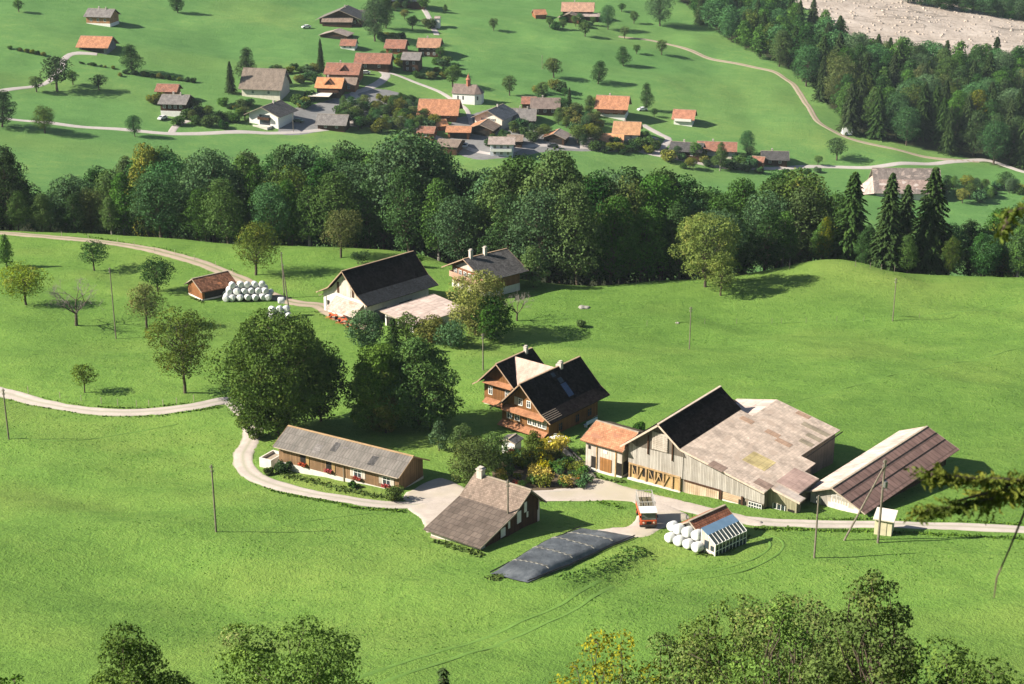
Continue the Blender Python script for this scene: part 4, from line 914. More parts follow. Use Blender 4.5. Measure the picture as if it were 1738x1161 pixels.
# ---- farmhouses
def kle(b, face, a0, a1, z, dep, mat): b.leanroof(face, a0, a1, z, z+dep*.42, dep, mat)
M_KLE = m_tiles('small orange pent tiles', (.36, .17, .09), .3, .3, .15, gapd=.3)
b = Bld('farmhouse', 'large chalet farmhouse with a black steep roof and white framed windows under pent roofs', 'farmhouse', (5.3, 205.0, -89.7), -39, -9.7, -1.2, 1.3, 13.0, [(-11.0, 2.5), (-9.4, 3.5), (-5.5, 7.55), (-1.7, 3.95), (0.1, 2.85)], m_planks('honey brown boards', (.20, .095, .035), .2, .3), R_BLACK, 1.3, z0=-1.8, zsplit=-.3, edge=m_plain('pale bargeboard', (.34, .235, .16), .2, 2))
kle(b, 'g', -9.0, -1.4, 2.75, 1.15, M_KLE); kle(b, 'g', -9.7, -1.3, .25, 1.2, M_KLE)
for u in (-8.3, -6.9): b.win('g', u, 1.25, .8, 1.05)
for u in (-4.6, -3.7, -2.8, -2.0): b.win('g', u, 1.25, .6, 1.05)
for u in (-6.3, -4.8): b.win('g', u, 3.75, .6, .9)
b.panel('g', -7.4, -6.6, 3.6, 4.8, M_GREYW, 'vent'); b.chimney(-5.3, 9.3, .55, .7)
b.patch(-3.6, -2.0, 7.1, 8.3, m_plain('blue grey solar panel', (.035, .06, .13), .15, 2, .15, .6), 'solar_panel', .05); b.patch(-4.3, -3.7, 7.2, 8.1, M_GLASS, 'skylight', .06); b.patch(-5.1, -4.6, 6.6, 7.4, M_GLASS, 'skylight', .05)
b.win('r', 4.0, .3, .9, 1.1, frame=M_BROWN); b.win('r', 8.0, .3, .9, 1.1, frame=M_BROWN); b.win('r', 11, .3, .9, 1.1, frame=M_BROWN)  # frame colour darkened to suit the shade on this side
for k in range(5): MB().slab([(-1.5+k*.28, 0.1, sz(b.sec, -1.5+k*.28)+.06), (-1.42+k*.28, 0.1, sz(b.sec, -1.42+k*.28)+.06), (-1.42+k*.28, 3.2, sz(b.sec, -1.42+k*.28)+.06), (-1.5+k*.28, 3.2, sz(b.sec, -1.5+k*.28)+.06)], .05).build('snow_guard', M_EDGE, b.roof)
b = Bld('farmhouse', 'rear farmhouse with a pinkish cross roof and a honey brown gable', 'farmhouse', (0.3, 217.5, -90.7), -38, -6.6, -.7, 1.2, 7.6, [(-8.0, 3.1), (-7.0, 3.75), (-3.4, 7.35), (0.1, 4.1)], m_planks('honey brown boards', (.20, .095, .035), .2, .3), R_BLACK, 1.2, z0=-1.8, zsplit=.0, edge=m_plain('pale bargeboard', (.34, .235, .16), .2, 2))
kle(b, 'g', -6.2, -.8, 3.7, 1.0, M_KLE); kle(b, 'g', -6.2, -.8, .6, 1.1, M_KLE)
for u in (-5.4, -2.2, -1.4): b.win('g', u, 1.7, .6, 1.2)
cw = MB(); cr = MB(); zz = 7.3; cr.slab([(-3.35, 4.3, zz), (-3.35, .7, zz-.02), (-3.35, .7, zz-.02)], .1) if False else None
cr.poly([(-3.3, 4.3, zz), (-.2, 1.0, 4.32), (5.6, 1.0, 4.32), (5.6, 4.3, zz)]); cr.poly([(5.6, 4.3, zz), (5.6, 7.6, 4.32), (-.2, 7.6, 4.32), (-3.3, 4.3, zz)]); cr.poly([(5.6, 4.3, zz-.14), (5.6, 7.6, 4.18), (5.6, 7.6, 4.32), (5.6, 4.3, zz), (5.6, 1.0, 4.32), (5.6, 1.0, 4.18)])
cr.poly([(-.2, 1.0, 4.18), (5.6, 1.0, 4.18), (5.6, 1.0, 4.32), (-.2, 1.0, 4.32)])
cro = cr.build('cross_roof', m_tiles('pink lit tiles', (.50, .36, .30), .3, .33, .08, gapd=.2), b.e)
cw.poly([(-.7, 1.6, -1.8), (5.0, 1.6, -1.8), (5.0, 1.6, 4.7), (-.7, 1.6, 4.7)]).poly([(5.0, 1.6, -1.8), (5.0, 7.0, -1.8), (5.0, 7.0, 4.7), (5.0, 4.3, 7.1), (5.0, 1.6, 4.7)]).poly([(5.0, 7.0, -1.8), (-.7, 7, -1.8), (-.7, 7, 4.7), (5, 7, 4.7)]); cw.build('wing_wall', M_BROWN, b.e)
MB().box(4.6, 5.2, 4.0, 4.6, 6.6, 8.0).build('chimney', M_CHIM, cro); b.chimney(-3.2, 7.0, .5, .8)
# ---- upper farm
b = Bld('hay_barn', 'upper barn with a huge black roof and a whitish gable on the meadow', 'barn', (-25.3, 262.4, -93.0), -44, -13.0, -1.6, 1.0, 16.2, [(-13.9, 3.6), (-10.6, 5.2), (-6.5, 9.1), (-2.6, 5.45), (0.1, 4.05)], M_PLINTH, [R_BLACK, R_BLACK, R_BLACK, m_tiles('lit bluish flare tiles', (.028, .03, .035), .3, .3, .4)], 1.0, z0=-1.2, edge=m_plain('pale bargeboard', (.34, .235, .16), .2, 2))  # flare tiles coloured lighter where the shallower slope catches the sun
gm = MB(); gm.poly([(-10.2, .93, 4.3), (-2.4, .93, 4.3), (-6.5, .93, 8.4)]); gm.build('gable_boards', M_PALEW, b.e)
b.panel('g', -7.6, -5.4, 4.3, 7.2, M_PALEW, 'hatch', .15)
for u in (-8.7, -4.7): b.panel('g', u-.3, u+.3, 4.4, 6.4, M_DKBR, 'board', .12)
b.leanroof('g', -9.4, -2.0, 1.9, 3.7, 2.6, m_tiles('lichened lean-to', (.44, .36, .31), .4, .4, .2, (.38, .22, .16), .36), 'lean_to_roof')
b.panel('g', -12.0, -11.3, 1.4, 2.3, M_DARK, 'window_opening', .03); b.panel('g', -10.5, -9.9, .9, 1.6, M_DARK, 'window_opening', .03)
b.leanroof('l', 1, 7, 2.6, 3.3, 1.4, R_TAUPE, 'lean_to_roof'); b.panel('r', 3, 6, -.5, 2.2, m_plain('grey green door', (.12, .15, .15), .2, 1), 'door'); b.panel('r', 9, 12, -.5, 2.2, M_DARK, 'opening', .03)
b = Bld('machine_shed', 'flat pinkish roofed shed below the upper barn', 'shed', (-17.1, 257.1, -92.9), -45, -8.0, -.6, .8, 12.4, [(-8.8, 2.9), (0.1, 2.3)], M_PLINTH, R_PINK, .7, z0=-1.0)
b.panel('g', -7.6, -1.2, -.6, 2.0, M_DARK, 'opening', .03)
for u in (-7.7, -4.5, -1.2): b.panel('g', u-.15, u+.15, -.8, 2.3, M_WHITE, 'post', .15)
b = Bld('farmhouse', 'upper farmhouse with a dark slate roof and two chimneys at the edge of the wood', 'farmhouse', (-5.1, 276.9, -93.2), -50, -11.0, -1.3, 1.2, 9.6, [(-12.9, 3.9), (-6.3, 7.0), (0.1, 4.1)], m_planks('reddish boards', (.24, .11, .06), .2, .3), R_SLATE, 1.1, z0=-1.2, zsplit=1.6, edge=m_plain('pale bargeboard', (.34, .235, .16), .2, 2))
for u in (-9.9, -8.5, -7.1, -5.7, -4.3): b.win('g', u, 3.1, .7, .9)
MB().poly([(-9.9, 1.14, 4.6), (-2.8, 1.14, 4.6), (-6.3, 1.14, 6.4)]).build('gable_boards', M_PALEW, b.e)
b.balcony('g', -10.8, -1.6, 2.7, .9, m_planks('pale balcony', (.42, .27, .19), .2, .2, True)); b.panel('g', -9.4, -8.5, -.2, 1.6, M_DARK, 'door_opening', .03); b.win('g', -7.3, .2, .8, 1.0); b.win('g', -4.4, .2, .8, 1.0)
b.chimney(-6.1, 1.8, .6, 1.4); b.chimney(-6.1, 5.2, .6, 1.3)
b = Bld('field_shed', 'little brown shed with an old tiled roof next to the stacked white bales', 'shed', (-56.7, 276.0, -92.7), -50, -5.7, -.5, .4, 7.2, [(-6.4, 1.9), (-3.3, 3.7), (0.1, 1.85)], m_planks('rusty brown boards', (.26, .11, .045), .2, .3), R_OLDRED, .4, z0=-.8, zsplit=.3)
b.panel('r', .9, 6.9, -.3, 1.5, M_DARK, 'opening', .03)
tsd = Bld('garden_shed', 'tiny white shed with a dark lid among the garden bushes', 'shed', tuple(G(852, 772)), -30, 0, 2.0, 0, 1.8, [(-.3, 2.2), (1.0, 2.6), (2.3, 2.2)], M_WHITE, R_SLATE, .25, z0=-.6)

# ------------------------------------------------------------------ the village across the gorge
def chalet(px, py, wpx, dep, hw, rise, hd, label, wall, roof, low=None, zs=None, cat='house', face='eave', name='chalet', ov=.9, wins=3, rows=1, chim=1, balc=False, asym=0, shut=None, dark=0, group=None):
    """px, py: middle of the camera-side wall's foot. hd: heading of that wall in degrees (0 = level across the picture)"""
    g = G(px, py); s = pscale(g); L = wpx/s/max(.5, math.cos(math.radians(hd))); a = math.radians(hd)
    c, sn = math.cos(a), math.sin(a)
    if face == 'eave':
        O = (g.x + c*L/2, g.y + sn*L/2, g.z - .1); sl = rise/(dep/2); sec = [(-ov, hw - ov*sl*.8), (dep/2, hw+rise), (dep+ov, hw - ov*sl*.8)]
        b = Bld(name, label, cat, O, hd+90, 0, dep, 0, L, sec, wall, roof, ov, z0=-2.5, zsplit=zs, low=low, group=group); f = 'l'
    else:
        O = (g.x - c*L/2, g.y - sn*L/2, g.z - .1); sl = rise/(L/2); sec = [(-ov, hw - ov*sl*.8), (L/2, hw+rise), (L+ov, hw - ov*sl*.8)]
        if asym: sec[1] = (L*asym, hw+rise)
        b = Bld(name, label, cat, O, hd, 0, L, 0, dep, sec, wall, roof, ov, z0=-2.5, zsplit=zs, low=low, group=group); f = 'g'
    for r in range(rows):
        z = .9 + r*2.5 if rows > 1 else hw*.45
        if z + 1.1 > hw + .2: continue
        for k in range(wins): b.win(f, L*(k+.7)/(wins+.4), z, .9, 1.05, shut, 1)
    if dark: b.panel(f, L*.1, L*.9, -.3, min(hw-.5, 2.4), M_DARK, 'opening', .03)
    if balc: b.balcony(f, .4, L-.4, 2.5, 1.1, M_DKBR)
    pu = b.peak[0]; span = (b.v0, b.v1)
    if chim: b.chimney(pu + .3, span[0] + (span[1]-span[0])*.62, .6, .8)
    if chim > 1: b.chimney(pu - .3, span[0] + (span[1]-span[0])*.3, .5, .7)
    b.L = L; return b
def dormer(b, v, w=2.6, z=None, mat=None, u=None):
    """small cross gable on the camera-side roof slope of an eave-front house"""
    s = b.sec; uu = u if u is not None else s[0][0]*.2 + s[1][0]*.25; z0 = sz(s, uu); r = w*.5
    m = MB(); um = min(uu + (r+.35)/((s[1][1]-s[0][1])/(s[1][0]-s[0][0])), s[1][0])
    m.slab([(uu-.4, v, z0+r+.35), (uu-.4, v-w/2-.25, z0+.1), (uu+.2, v-w/2-.25, z0+.1), (um, v, z0+r+.35)], .1); m.slab([(uu-.4, v+w/2+.25, z0+.1), (uu-.4, v, z0+r+.35), (um, v, z0+r+.35), (uu+.2, v+w/2+.25, z0+.1)], .1)
    d = m.build('dormer_roof', mat or b.roof.data.materials[0], b.roof)
    MB().poly([(uu-.15, v-w/2, z0-.3), (uu-.15, v+w/2, z0-.3), (uu-.15, v, z0+r+.2)]).build('dormer', M_DKBR, b.roof)
W1 = m_planks('chalet red brown', (.26, .11, .05), .25, .3)
chalet(167, 43, 42, 9, 4.2, 2.6, -12, 'dark grey roofed chalet at the top left with an orange brown front', m_planks('chalet orange', (.42, .22, .11), .25, .3), R_MIDG, M_WHITE, 1.0, wins=3, chim=2)
b = chalet(158, 88, 48, 10, 2.6, 3.3, -10, 'open fronted barn with an orange brown roof at the top left', m_planks('bluish boards', (.20, .21, .22), .3, .2), R_ORANGE, wins=0, chim=0, cat='barn', name='barn', ov=1.2, dark=1)
b = chalet(294, 198, 42, 10, 5.3, 2.4, -8, 'dark brown chalet with a white ground floor and grey roof beside a lane', M_DKBR, R_MIDG, M_WHITE, 2.3, wins=4, rows=2, chim=2, balc=False)
b = chalet(283, 170, 32, 6, 4.0, 2.0, -8, 'small pinkish roof just behind the dark brown chalet', W1, R_RED, wins=0, chim=0, name='annex', cat='shed')
b = chalet(443, 167, 66, 13, 4.6, 6.4, -10, 'large cream walled barn with a half-hipped brown grey roof', M_CREAM, m_tiles('brown grey barn roof', (.235, .185, .15), .35, .4, .15, None, 0, .5), wins=2, chim=0, cat='barn', name='barn', ov=1.1)
mh = MB(); pk = b.sec[1]; 
for s_, v_ in ((1, b.rv[0]), (-1, b.rv[1])):
    mh.poly([(pk[0], v_+s_*2.4, pk[1]+.06), (pk[0]-2.6, v_-s_*.06, sz(b.sec, pk[0]-2.6)+.04), (pk[0]+2.6, v_-s_*.06, sz(b.sec, pk[0]+2.6)+.04)])
mh.build('hip', R_MIDG, b.roof)
b = chalet(448, 213, 52, 12, 4.6, 2.9, -22, 'white house with a wide low grey gable roof and a big front terrace', M_WHITE, [R_LITE, R_SLATE], wins=0, chim=1, face='gable', ov=1.5)  # sun and shade put into the roof: pale left slope, dark right slope
b.panel('g', b.L*.36, b.L*.72, .4, 4.3, M_GLASS, 'window_front', .05); m = MB().box(b.L*.3, b.L*.8, -4, -.02, -2.2, .35); m.box(b.L*.3, b.L*.8, -4.05, -3.95, .35, 1.0); m.build('terrace', M_PLINTH, b.e); b.balcony('g', b.L*.34, b.L*.74, 2.6, 1.2, M_DKBR)
b = chalet(562, 222, 46, 9, 2.8, 2.8, -8, 'low brown grey roofed house at the lower edge of the village left of the garden', M_DKBR, R_MIDG, wins=2, chim=0)
b = chalet(558, 166, 40, 9, 4.6, 3.0, -8, 'bright orange roofed chalet with a cross gable in the middle of the village', M_DKBR, R_BRIGHT, wins=3, chim=1, balc=True); dormer(b, b.L*.5, 3.4, mat=R_BRIGHT)
m = MB().slab([(-7, b.L*.3, 2.0), (-1, b.L*.3, 2.3), (-1, b.L*1.2, 2.3), (-7, b.L*1.2, 2.0)], .15); m.build('terrace_roof', M_CREAM, b.e)
b = chalet(580, 142, 54, 11, 4.4, 3.4, -8, 'wide red brown roofed house with a small dormer behind the bright orange one', W1, R_RED, wins=4, chim=1, balc=True); dormer(b, b.L*.45, 3.2)
b = chalet(632, 120, 56, 10, 3.6, 3.2, -6, 'long red brown roofed barn beside the village crossroads', M_DKBR, R_RED, wins=2, chim=0, cat='barn', name='barn')
chalet(590, 84, 24, 6, 2.0, 2.2, -8, 'tiny white hut with a reddish roof alone on the meadow', M_WHITE, R_RED, wins=2, chim=0, cat='hut', name='hut', ov=.5)
b = chalet(578, 44, 72, 14, 3.4, 4.2, -8, 'large dark roofed farmhouse at the top edge with its gable to the camera', M_DKBR, [R_GREYB, R_SLATE], wins=4, chim=1, face='gable', ov=1.6)
chalet(572, 46, 50, 5, 2.6, 1.6, -4, 'grey and red roofed shed right in front of the dark farmhouse gable', M_DKBR, R_TAUPE, wins=0, chim=0, name='shed', cat='shed', ov=.4)
b = chalet(566, 66, 46, 8, 1.8, 1.8, -14, 'light grey gabled shed below the dark farmhouse', M_DKBR, R_LITE, wins=0, chim=0, face='gable', name='shed', cat='shed', ov=.7, dark=1)
chalet(670, 92, 30, 8, 3.2, 2.8, -10, 'dull red roofed house right of the long barn', W1, R_RED, wins=2, chim=0); 
b = chalet(697, 122, 26, 9, 5.6, 2.2, -8, 'narrow tall house with a light grey roof and dark boarded walls', M_DKBR, R_MIDG, wins=2, rows=2, chim=0)
b = chalet(727, 96, 34, 9, 4.6, 3.0, -8, 'dark boarded chalet with a pale orange roof at the end of the upper lane', M_DKBR, m_tiles('pale orange tiles', (.40, .22, .14), .3, .36, .15), wins=3, rows=2, chim=1)
chalet(742, 48, 8, 4, 4.8, .7, -6, 'narrow white tower shaped hut beside the upper lane', M_WHITE, R_LITE, wins=0, chim=0, cat='hut', name='tower_hut', ov=.3)
b = chalet(743, 204, 60, 12, 3.0, 4.4, -6, 'large plain orange roofed barn in front of the chapel', W1, R_ORANGE, wins=3, chim=0, cat='barn', name='barn', ov=1.3); R_ = 0
b = chalet(829, 217, 46, 13, 4.4, 2.8, -24, 'cream gabled house with a blue black roof in front of the chapel', M_CREAM, R_BLUE, wins=0, chim=1, face='gable', ov=1.3)
for k in range(5): b.win('g', b.L*.3+k*b.L*.1, 3.0, .7, .9, M_DKBR, 1)
chalet(745, 222, 24, 6, 2.4, 1.6, 18, 'small orange roofed shed turned towards the left, below the orange barn', W1, R_BRIGHT, wins=0, chim=0, cat='shed', name='shed')
chalet(778, 236, 36, 6, 3.2, 1.5, -5, 'orange and brown roofed workshop at the head of the yard', W1, R_ORANGE, wins=0, chim=0, cat='workshop', name='workshop', dark=1)
b = chalet(815, 230, 40, 10, 2.8, 1.9, -16, 'low gabled garage with a pale orange and brown roof next to the yard', M_DKBR, [R_ORANGE, R_TAUPE], wins=0, chim=0, face='gable', ov=1.0, cat='garage', name='garage', dark=1)
chalet(757, 262, 36, 12, 3.2, 1.4, -14, 'flat brown grey roofed shed behind the top of the tallest wood trees', M_DKBR, R_TAUPE, wins=0, chim=0, cat='shed', name='shed', ov=.5)
b = chalet(851, 266, 38, 9, 5.2, 1.6, -3, 'light grey roofed two storey house just above the gorge trees', m_plaster('bluish white', (.55, .58, .62)), R_LITE, wins=3, rows=2, chim=0); b.balcony('l', .3, b.L-.3, 2.4, 1.2, M_WHITE)
b = chalet(925, 196, 44, 10, 3.4, 3.0, -4, 'brown grey roofed house with a long low ridge right of the cream gable', M_DKBR, m_tiles('brown grey tiles', (.21, .16, .14), .3, .34, .12), wins=3, chim=1)
b = chalet(886, 214, 40, 11, 2.8, 3.4, -4, 'grey roofed house with two white chimneys joined to the long ridged house', M_DKBR, R_MIDG, wins=2, chim=2)
chalet(897, 190, 22, 9, 3.6, 2.0, -4, 'small reddish roof squeezed behind the two joined grey roofs', M_DKBR, R_RED, wins=0, chim=0, name='annex', cat='shed', ov=.5)
b = chalet(940, 243, 34, 8, 2.4, 1.7, -16, 'low orange gabled garage above the gorge trees', M_DKBR, [R_ORANGE, R_LITE], wins=0, chim=0, face='gable', cat='garage', name='garage', dark=1)
b = chalet(1037, 200, 46, 10, 4.6, 3.8, -12, 'orange roofed chalet standing apart above two other orange roofs', W1, R_ORANGE, M_WHITE, 1.6, wins=3, rows=2, chim=1, balc=True, ov=1.3)
b = chalet(1062, 240, 40, 11, 3.4, 3.6, -10, 'orange roofed house with a white right end beside the parking place', M_CREAM, m_tiles('pale worn orange tiles', (.47, .26, .14), .3, .36, .15), wins=2, chim=1)
b = chalet(1036, 246, 38, 7, 1.6, 2.4, -5, 'bright light orange roof in front of the house with the white end', W1, m_tiles('bright pale orange', (.70, .34, .17), .3, .36, .1), wins=0, chim=0, ov=.8)
b = chalet(1159, 213, 30, 8, 3.2, 2.8, -14, 'single small chalet with an orange red roof alone on the right meadow', W1, m_tiles('orange red tiles', (.42, .19, .12), .3, .36, .15), M_WHITE, 2.0, wins=2, chim=0, ov=1.0); b.balcony('l', .3, b.L-.3, 2.1, 1, M_WHITE)
b = chalet(1163, 270, 48, 8, 3.6, 2.4, -16, 'dark grey roofed house with a white left gable at the valley road', M_DKBR, R_SLATE, wins=2, chim=1); b.panel('r' if False else 'l', 0, .1, 0, 1, M_WHITE, 'post')
b = chalet(1216, 266, 60, 9, 2.8, 2.4, -8, 'long reddish roofed house joined to the dark grey one at the valley road', M_CREAM, R_RED, wins=3, chim=1)
b = chalet(1315, 282, 40, 9, 3.0, 2.2, -6, 'dark grey flat pitched house right of the bushes at the valley road', M_DKBR, R_SLATE, wins=2, chim=1)
chalet(1283, 284, 20, 6, 2.4, 1.5, -20, 'small reddish roofed hut left of the dark grey house at the road', W1, R_RED, wins=1, chim=0, cat='hut', name='hut', ov=.5)
b = chalet(1540, 338, 104, 15, 3.4, 7.0, -3, 'big valley barn with a streaked grey and pink roof behind the spruces', M_PLINTH, m_tiles('streaked barn roof', (.22, .18, .165), .5, .5, .2, (.34, .27, .24), .42, .5), wins=0, chim=0, cat='barn', name='barn', ov=1.2)
b.patch(.3, 3.6, 1.0, b.L-1, m_tiles('pinkish lower sheets', (.33, .24, .21), .9, .9, .1, (.46, .39, .36), .44, .2), up=.04)
b.panel('l', b.L*.42, b.L*.6, -.5, 2.4, M_GLASS, 'window_front', .05)
lx = MB().slab([(-.9, b.L+.9, 2.4), (6.5, b.L+1.0, 7.6), (4.0, b.L+6, 4.0), (-.9, b.L+5.5, 1.8)], .15).build('side_roof', R_PINK, b.e)
chalet(918, 32, 18, 6, 2.4, 2.0, 16, 'small orange roofed shed left of the farm at the top edge', W1, R_ORANGE, wins=0, chim=0, cat='shed', name='shed', ov=.5)
b = chalet(980, 30, 50, 11, 3.6, 3.4, -5, 'pale orange roofed farmhouse at the top edge', M_DKBR, m_tiles('pale orange farm tiles', (.44, .26, .18), .3, .36, .1), wins=3, chim=1)
b = chalet(966, 38, 34, 6, 2.6, 2.0, -12, 'brown gabled annex in front of the pale orange farmhouse', W1, R_TAUPE, wins=0, chim=0, face='gable', cat='annex', name='annex')
b = chalet(1000, 36, 30, 5, 2.8, 1.0, -5, 'grey white roofed lean-to right of the brown annex at the top edge', M_DKBR, R_LITE, wins=0, chim=0, cat='shed', name='shed')
b = chalet(690, 14, 60, 10, 4, 2.5, -4, 'dark shaded house behind the trees at the very top edge', M_DKBR, R_BLUE, wins=0, chim=0)
chalet(592, 156, 22, 7, 3.2, 2.2, -8, 'small dull brown roof close behind the right corner of the bright orange chalet', W1, R_TAUPE, wins=1, chim=0, cat='shed', name='shed', ov=.5)
chalet(722, 236, 26, 7, 2.6, 1.8, -10, 'small reddish roof among the gardens above the tallest wood trees', W1, R_RED, wins=1, chim=0, cat='shed', name='shed', ov=.5)
chalet(873, 250, 24, 7, 2.6, 1.6, -6, 'little grey roof right of the light grey two storey house', M_DKBR, R_TAUPE, wins=1, chim=0, cat='shed', name='shed', ov=.5)
chalet(612, 34, 22, 6, 2.6, 1.8, -8, 'narrow dark shed squeezed right of the dark farmhouse gable', M_DKBR, R_SLATE, wins=0, chim=0, cat='shed', name='shed', ov=.5)
# chapel
g = G(795, 176); e = empty('chapel', (g.x-6.6, g.y+1.0, g.z), math.radians(-16), label='little white chapel with a brown grey roof and a red brown onion topped turret', cat='chapel')
s = pscale(g); L = 9.6; Wd = 6.6; hw = 4.4; rz_ = 7.6
FPc = [(0, 0), (L, 0), (L+2.4, 1.6), (L+2.4, Wd-1.6), (L, Wd), (0, Wd)]
wb = MB()
for p, q in zip(FPc, FPc[1:]+FPc[:1]): wb.poly([(*p, -2), (*q, -2), (*q, hw), (*p, hw)])
wb.poly([(0, Wd, hw), (0, 0, hw), (0, Wd/2, rz_)]); wb.build('wall', m_plaster('chapel lime wash', (.78, .76, .72), .08), e)
rm = MB(); o_ = .35; mid = Wd/2
rm.poly([(-o_, -o_, hw-.25), (L, -o_, hw-.25), (L, mid, rz_), (-o_, mid, rz_)]); rm.poly([(L, Wd+o_, hw-.25), (-o_, Wd+o_, hw-.25), (-o_, mid, rz_), (L, mid, rz_)])
rm.poly([(L, -o_, hw-.25), (L+2.7, 1.4, hw-.25), (L, mid, rz_)]); rm.poly([(L+2.7, 1.4, hw-.25), (L+2.7, Wd-1.4, hw-.25), (L, mid, rz_)]); rm.poly([(L+2.7, Wd-1.4, hw-.25), (L, Wd+o_, hw-.25), (L, mid, rz_)])
rm.poly([(-o_, -o_, hw-.3), (-o_, Wd+o_, hw-.3), (L, Wd+o_, hw-.3), (L+2.7, Wd-1.4, hw-.3), (L+2.7, 1.4, hw-.3), (L, -o_, hw-.3)])
rf = rm.build('roof', m_tiles('chapel shingles', (.23, .175, .15), .25, .3, .15), e)
tu = MB(); tx = L*.62; tu.tube((tx, mid, rz_-1.2), (tx, mid, rz_+1.9), .95, .95, 8)
prof = [(1.25, 1.9), (.95, 2.3), (.55, 2.8), (.62, 3.1), (.45, 3.5), (.12, 4.0), (.03, 4.9)]
for (r0, z0), (r1, z1) in zip(prof, prof[1:]): tu.tube((tx, mid, rz_+z0), (tx, mid, rz_+z1), r0, r1, 8, cap=False)
tu.build('turret', m_plain('copper brown shingle', (.33, .13, .08), .2, 2), rf)
for x_ in (2.4, 4.6): MB().box(x_-.3, x_+.3, -.04, .02, 1.7, 3.3).build('window', M_GLASS, e)
MB().box(L+.8, L+1.3, .45, .75, 1.7, 3.3).build('window', M_GLASS, e)

# ---- little things of the village
def tent(px, py):
    g = G(px, py); e = empty('tent', g, .2, label='white ridge tent pitched at the edge of the riverside wood', cat='tent')
    MB().poly([(-2.3, -1.6, 0), (2.3, -1.6, 0), (2.0, 0, 2.9), (-2.0, 0, 2.9)]).poly([(2.3, 1.6, 0), (-2.3, 1.6, 0), (-2.0, 0, 2.9), (2.0, 0, 2.9)]).build('canvas', m_plain('tent canvas', (.75, .75, .72), .05, 2), e)
    MB().poly([(2.3, -1.6, 0), (2.3, 1.6, 0), (2.0, 0, 2.9)]).poly([(-2.3, 1.6, 0), (-2.3, -1.6, 0), (-2.0, 0, 2.9)]).build('door', m_plain('tent end', (.6, .6, .58), .05, 2), e)
tent(1437, 228)
def car(px, py, rz, col, label):
    g = G(px, py); e = empty('parked_car', g + Vector((0, 0, .12)), rz, label=label, cat='car'); m = MB()
    pr = [(-2.1, .3), (-2.1, .8), (-1.3, .95), (-.7, 1.42), (1.0, 1.45), (1.7, .98), (2.15, .9), (2.15, .3)]
    for s_ in (-.82, .82): m.poly([(x, s_, z) for x, z in (pr if s_ > 0 else reversed(pr))])
    for p, q in zip(pr, pr[1:]+pr[:1]): m.poly([(p[0], -.82, p[1]), (q[0], -.82, q[1]), (q[0], .82, q[1]), (p[0], .82, p[1])])
    m.build('body', m_plain('car paint '+label[:8], col, .03, 1, .3, .5), e)
    gl = MB(); 
    for s_ in (-.83, .83): gl.poly([(-1.15, s_, .98), (-.68, s_, 1.36), (.95, s_, 1.38), (1.5, s_, 1.0)] if s_ < 0 else [(1.5, s_, 1.0), (.95, s_, 1.38), (-.68, s_, 1.36), (-1.15, s_, .98)])
    gl.poly([(-1.27, -.7, 1.0), (-1.27, .7, 1.0), (-.75, .7, 1.41), (-.75, -.7, 1.41)]); gl.build('windows', M_GLASS, e)
    for x in (-1.35, 1.35):
        for y in (-.8, .8): MB().tube((x, y-.09, .32), (x, y+.09, .32), .32, .32, 12).build('wheel', M_DARK, e)
for a in [(548, 212, .3, (.06, .07, .08), 'dark car parked beside the lane below the white terrace house'), (507, 208, 2.8, (.10, .14, .09), 'greenish car parked in front of the white terrace house'), (600, 176, .4, (.55, .57, .6), 'silver car parked on the shaded yard left of the white mast'), (618, 184, .2, (.6, .62, .65), 'pale car parked nearest the bushes on the village yard'), (620, 126, .1, (.62, .6, .58), 'whitish car in front of the long red brown barn'), (790, 250, 1.4, (.5, .52, .56), 'pale car on the yard below the workshop'), (1090, 188, .5, (.72, .74, .76), 'white car behind the right hand orange chalet'), (1108, 240, .6, (.1, .12, .25), 'blue car on the lane right of the house with the white end'), (938, 250, .1, (.08, .08, .1), 'dark car before the low orange garage'), (270+6, 203, 1.1, (.6, .6, .6), 'grey car at the foot of the dark brown chalet'), (520, 48, .5, (.7, .7, .72), 'white car standing left of the dark farmhouse at the top edge')]:
    car(*a)
t_ = G(642, 188); tb_ = empty('white_tank', t_, .3, label='round white plastic covered stack among the village gardens', cat='tank')
m = MB()
for k in range(5): m.tube((0, 0, k*.4), (0, 0, k*.4+.4), 1.5*math.cos(k*.27), 1.5*math.cos((k+1)*.27), 14, cap=(k == 4))
m.build('cover', M_WHITE, tb_, smooth=True)
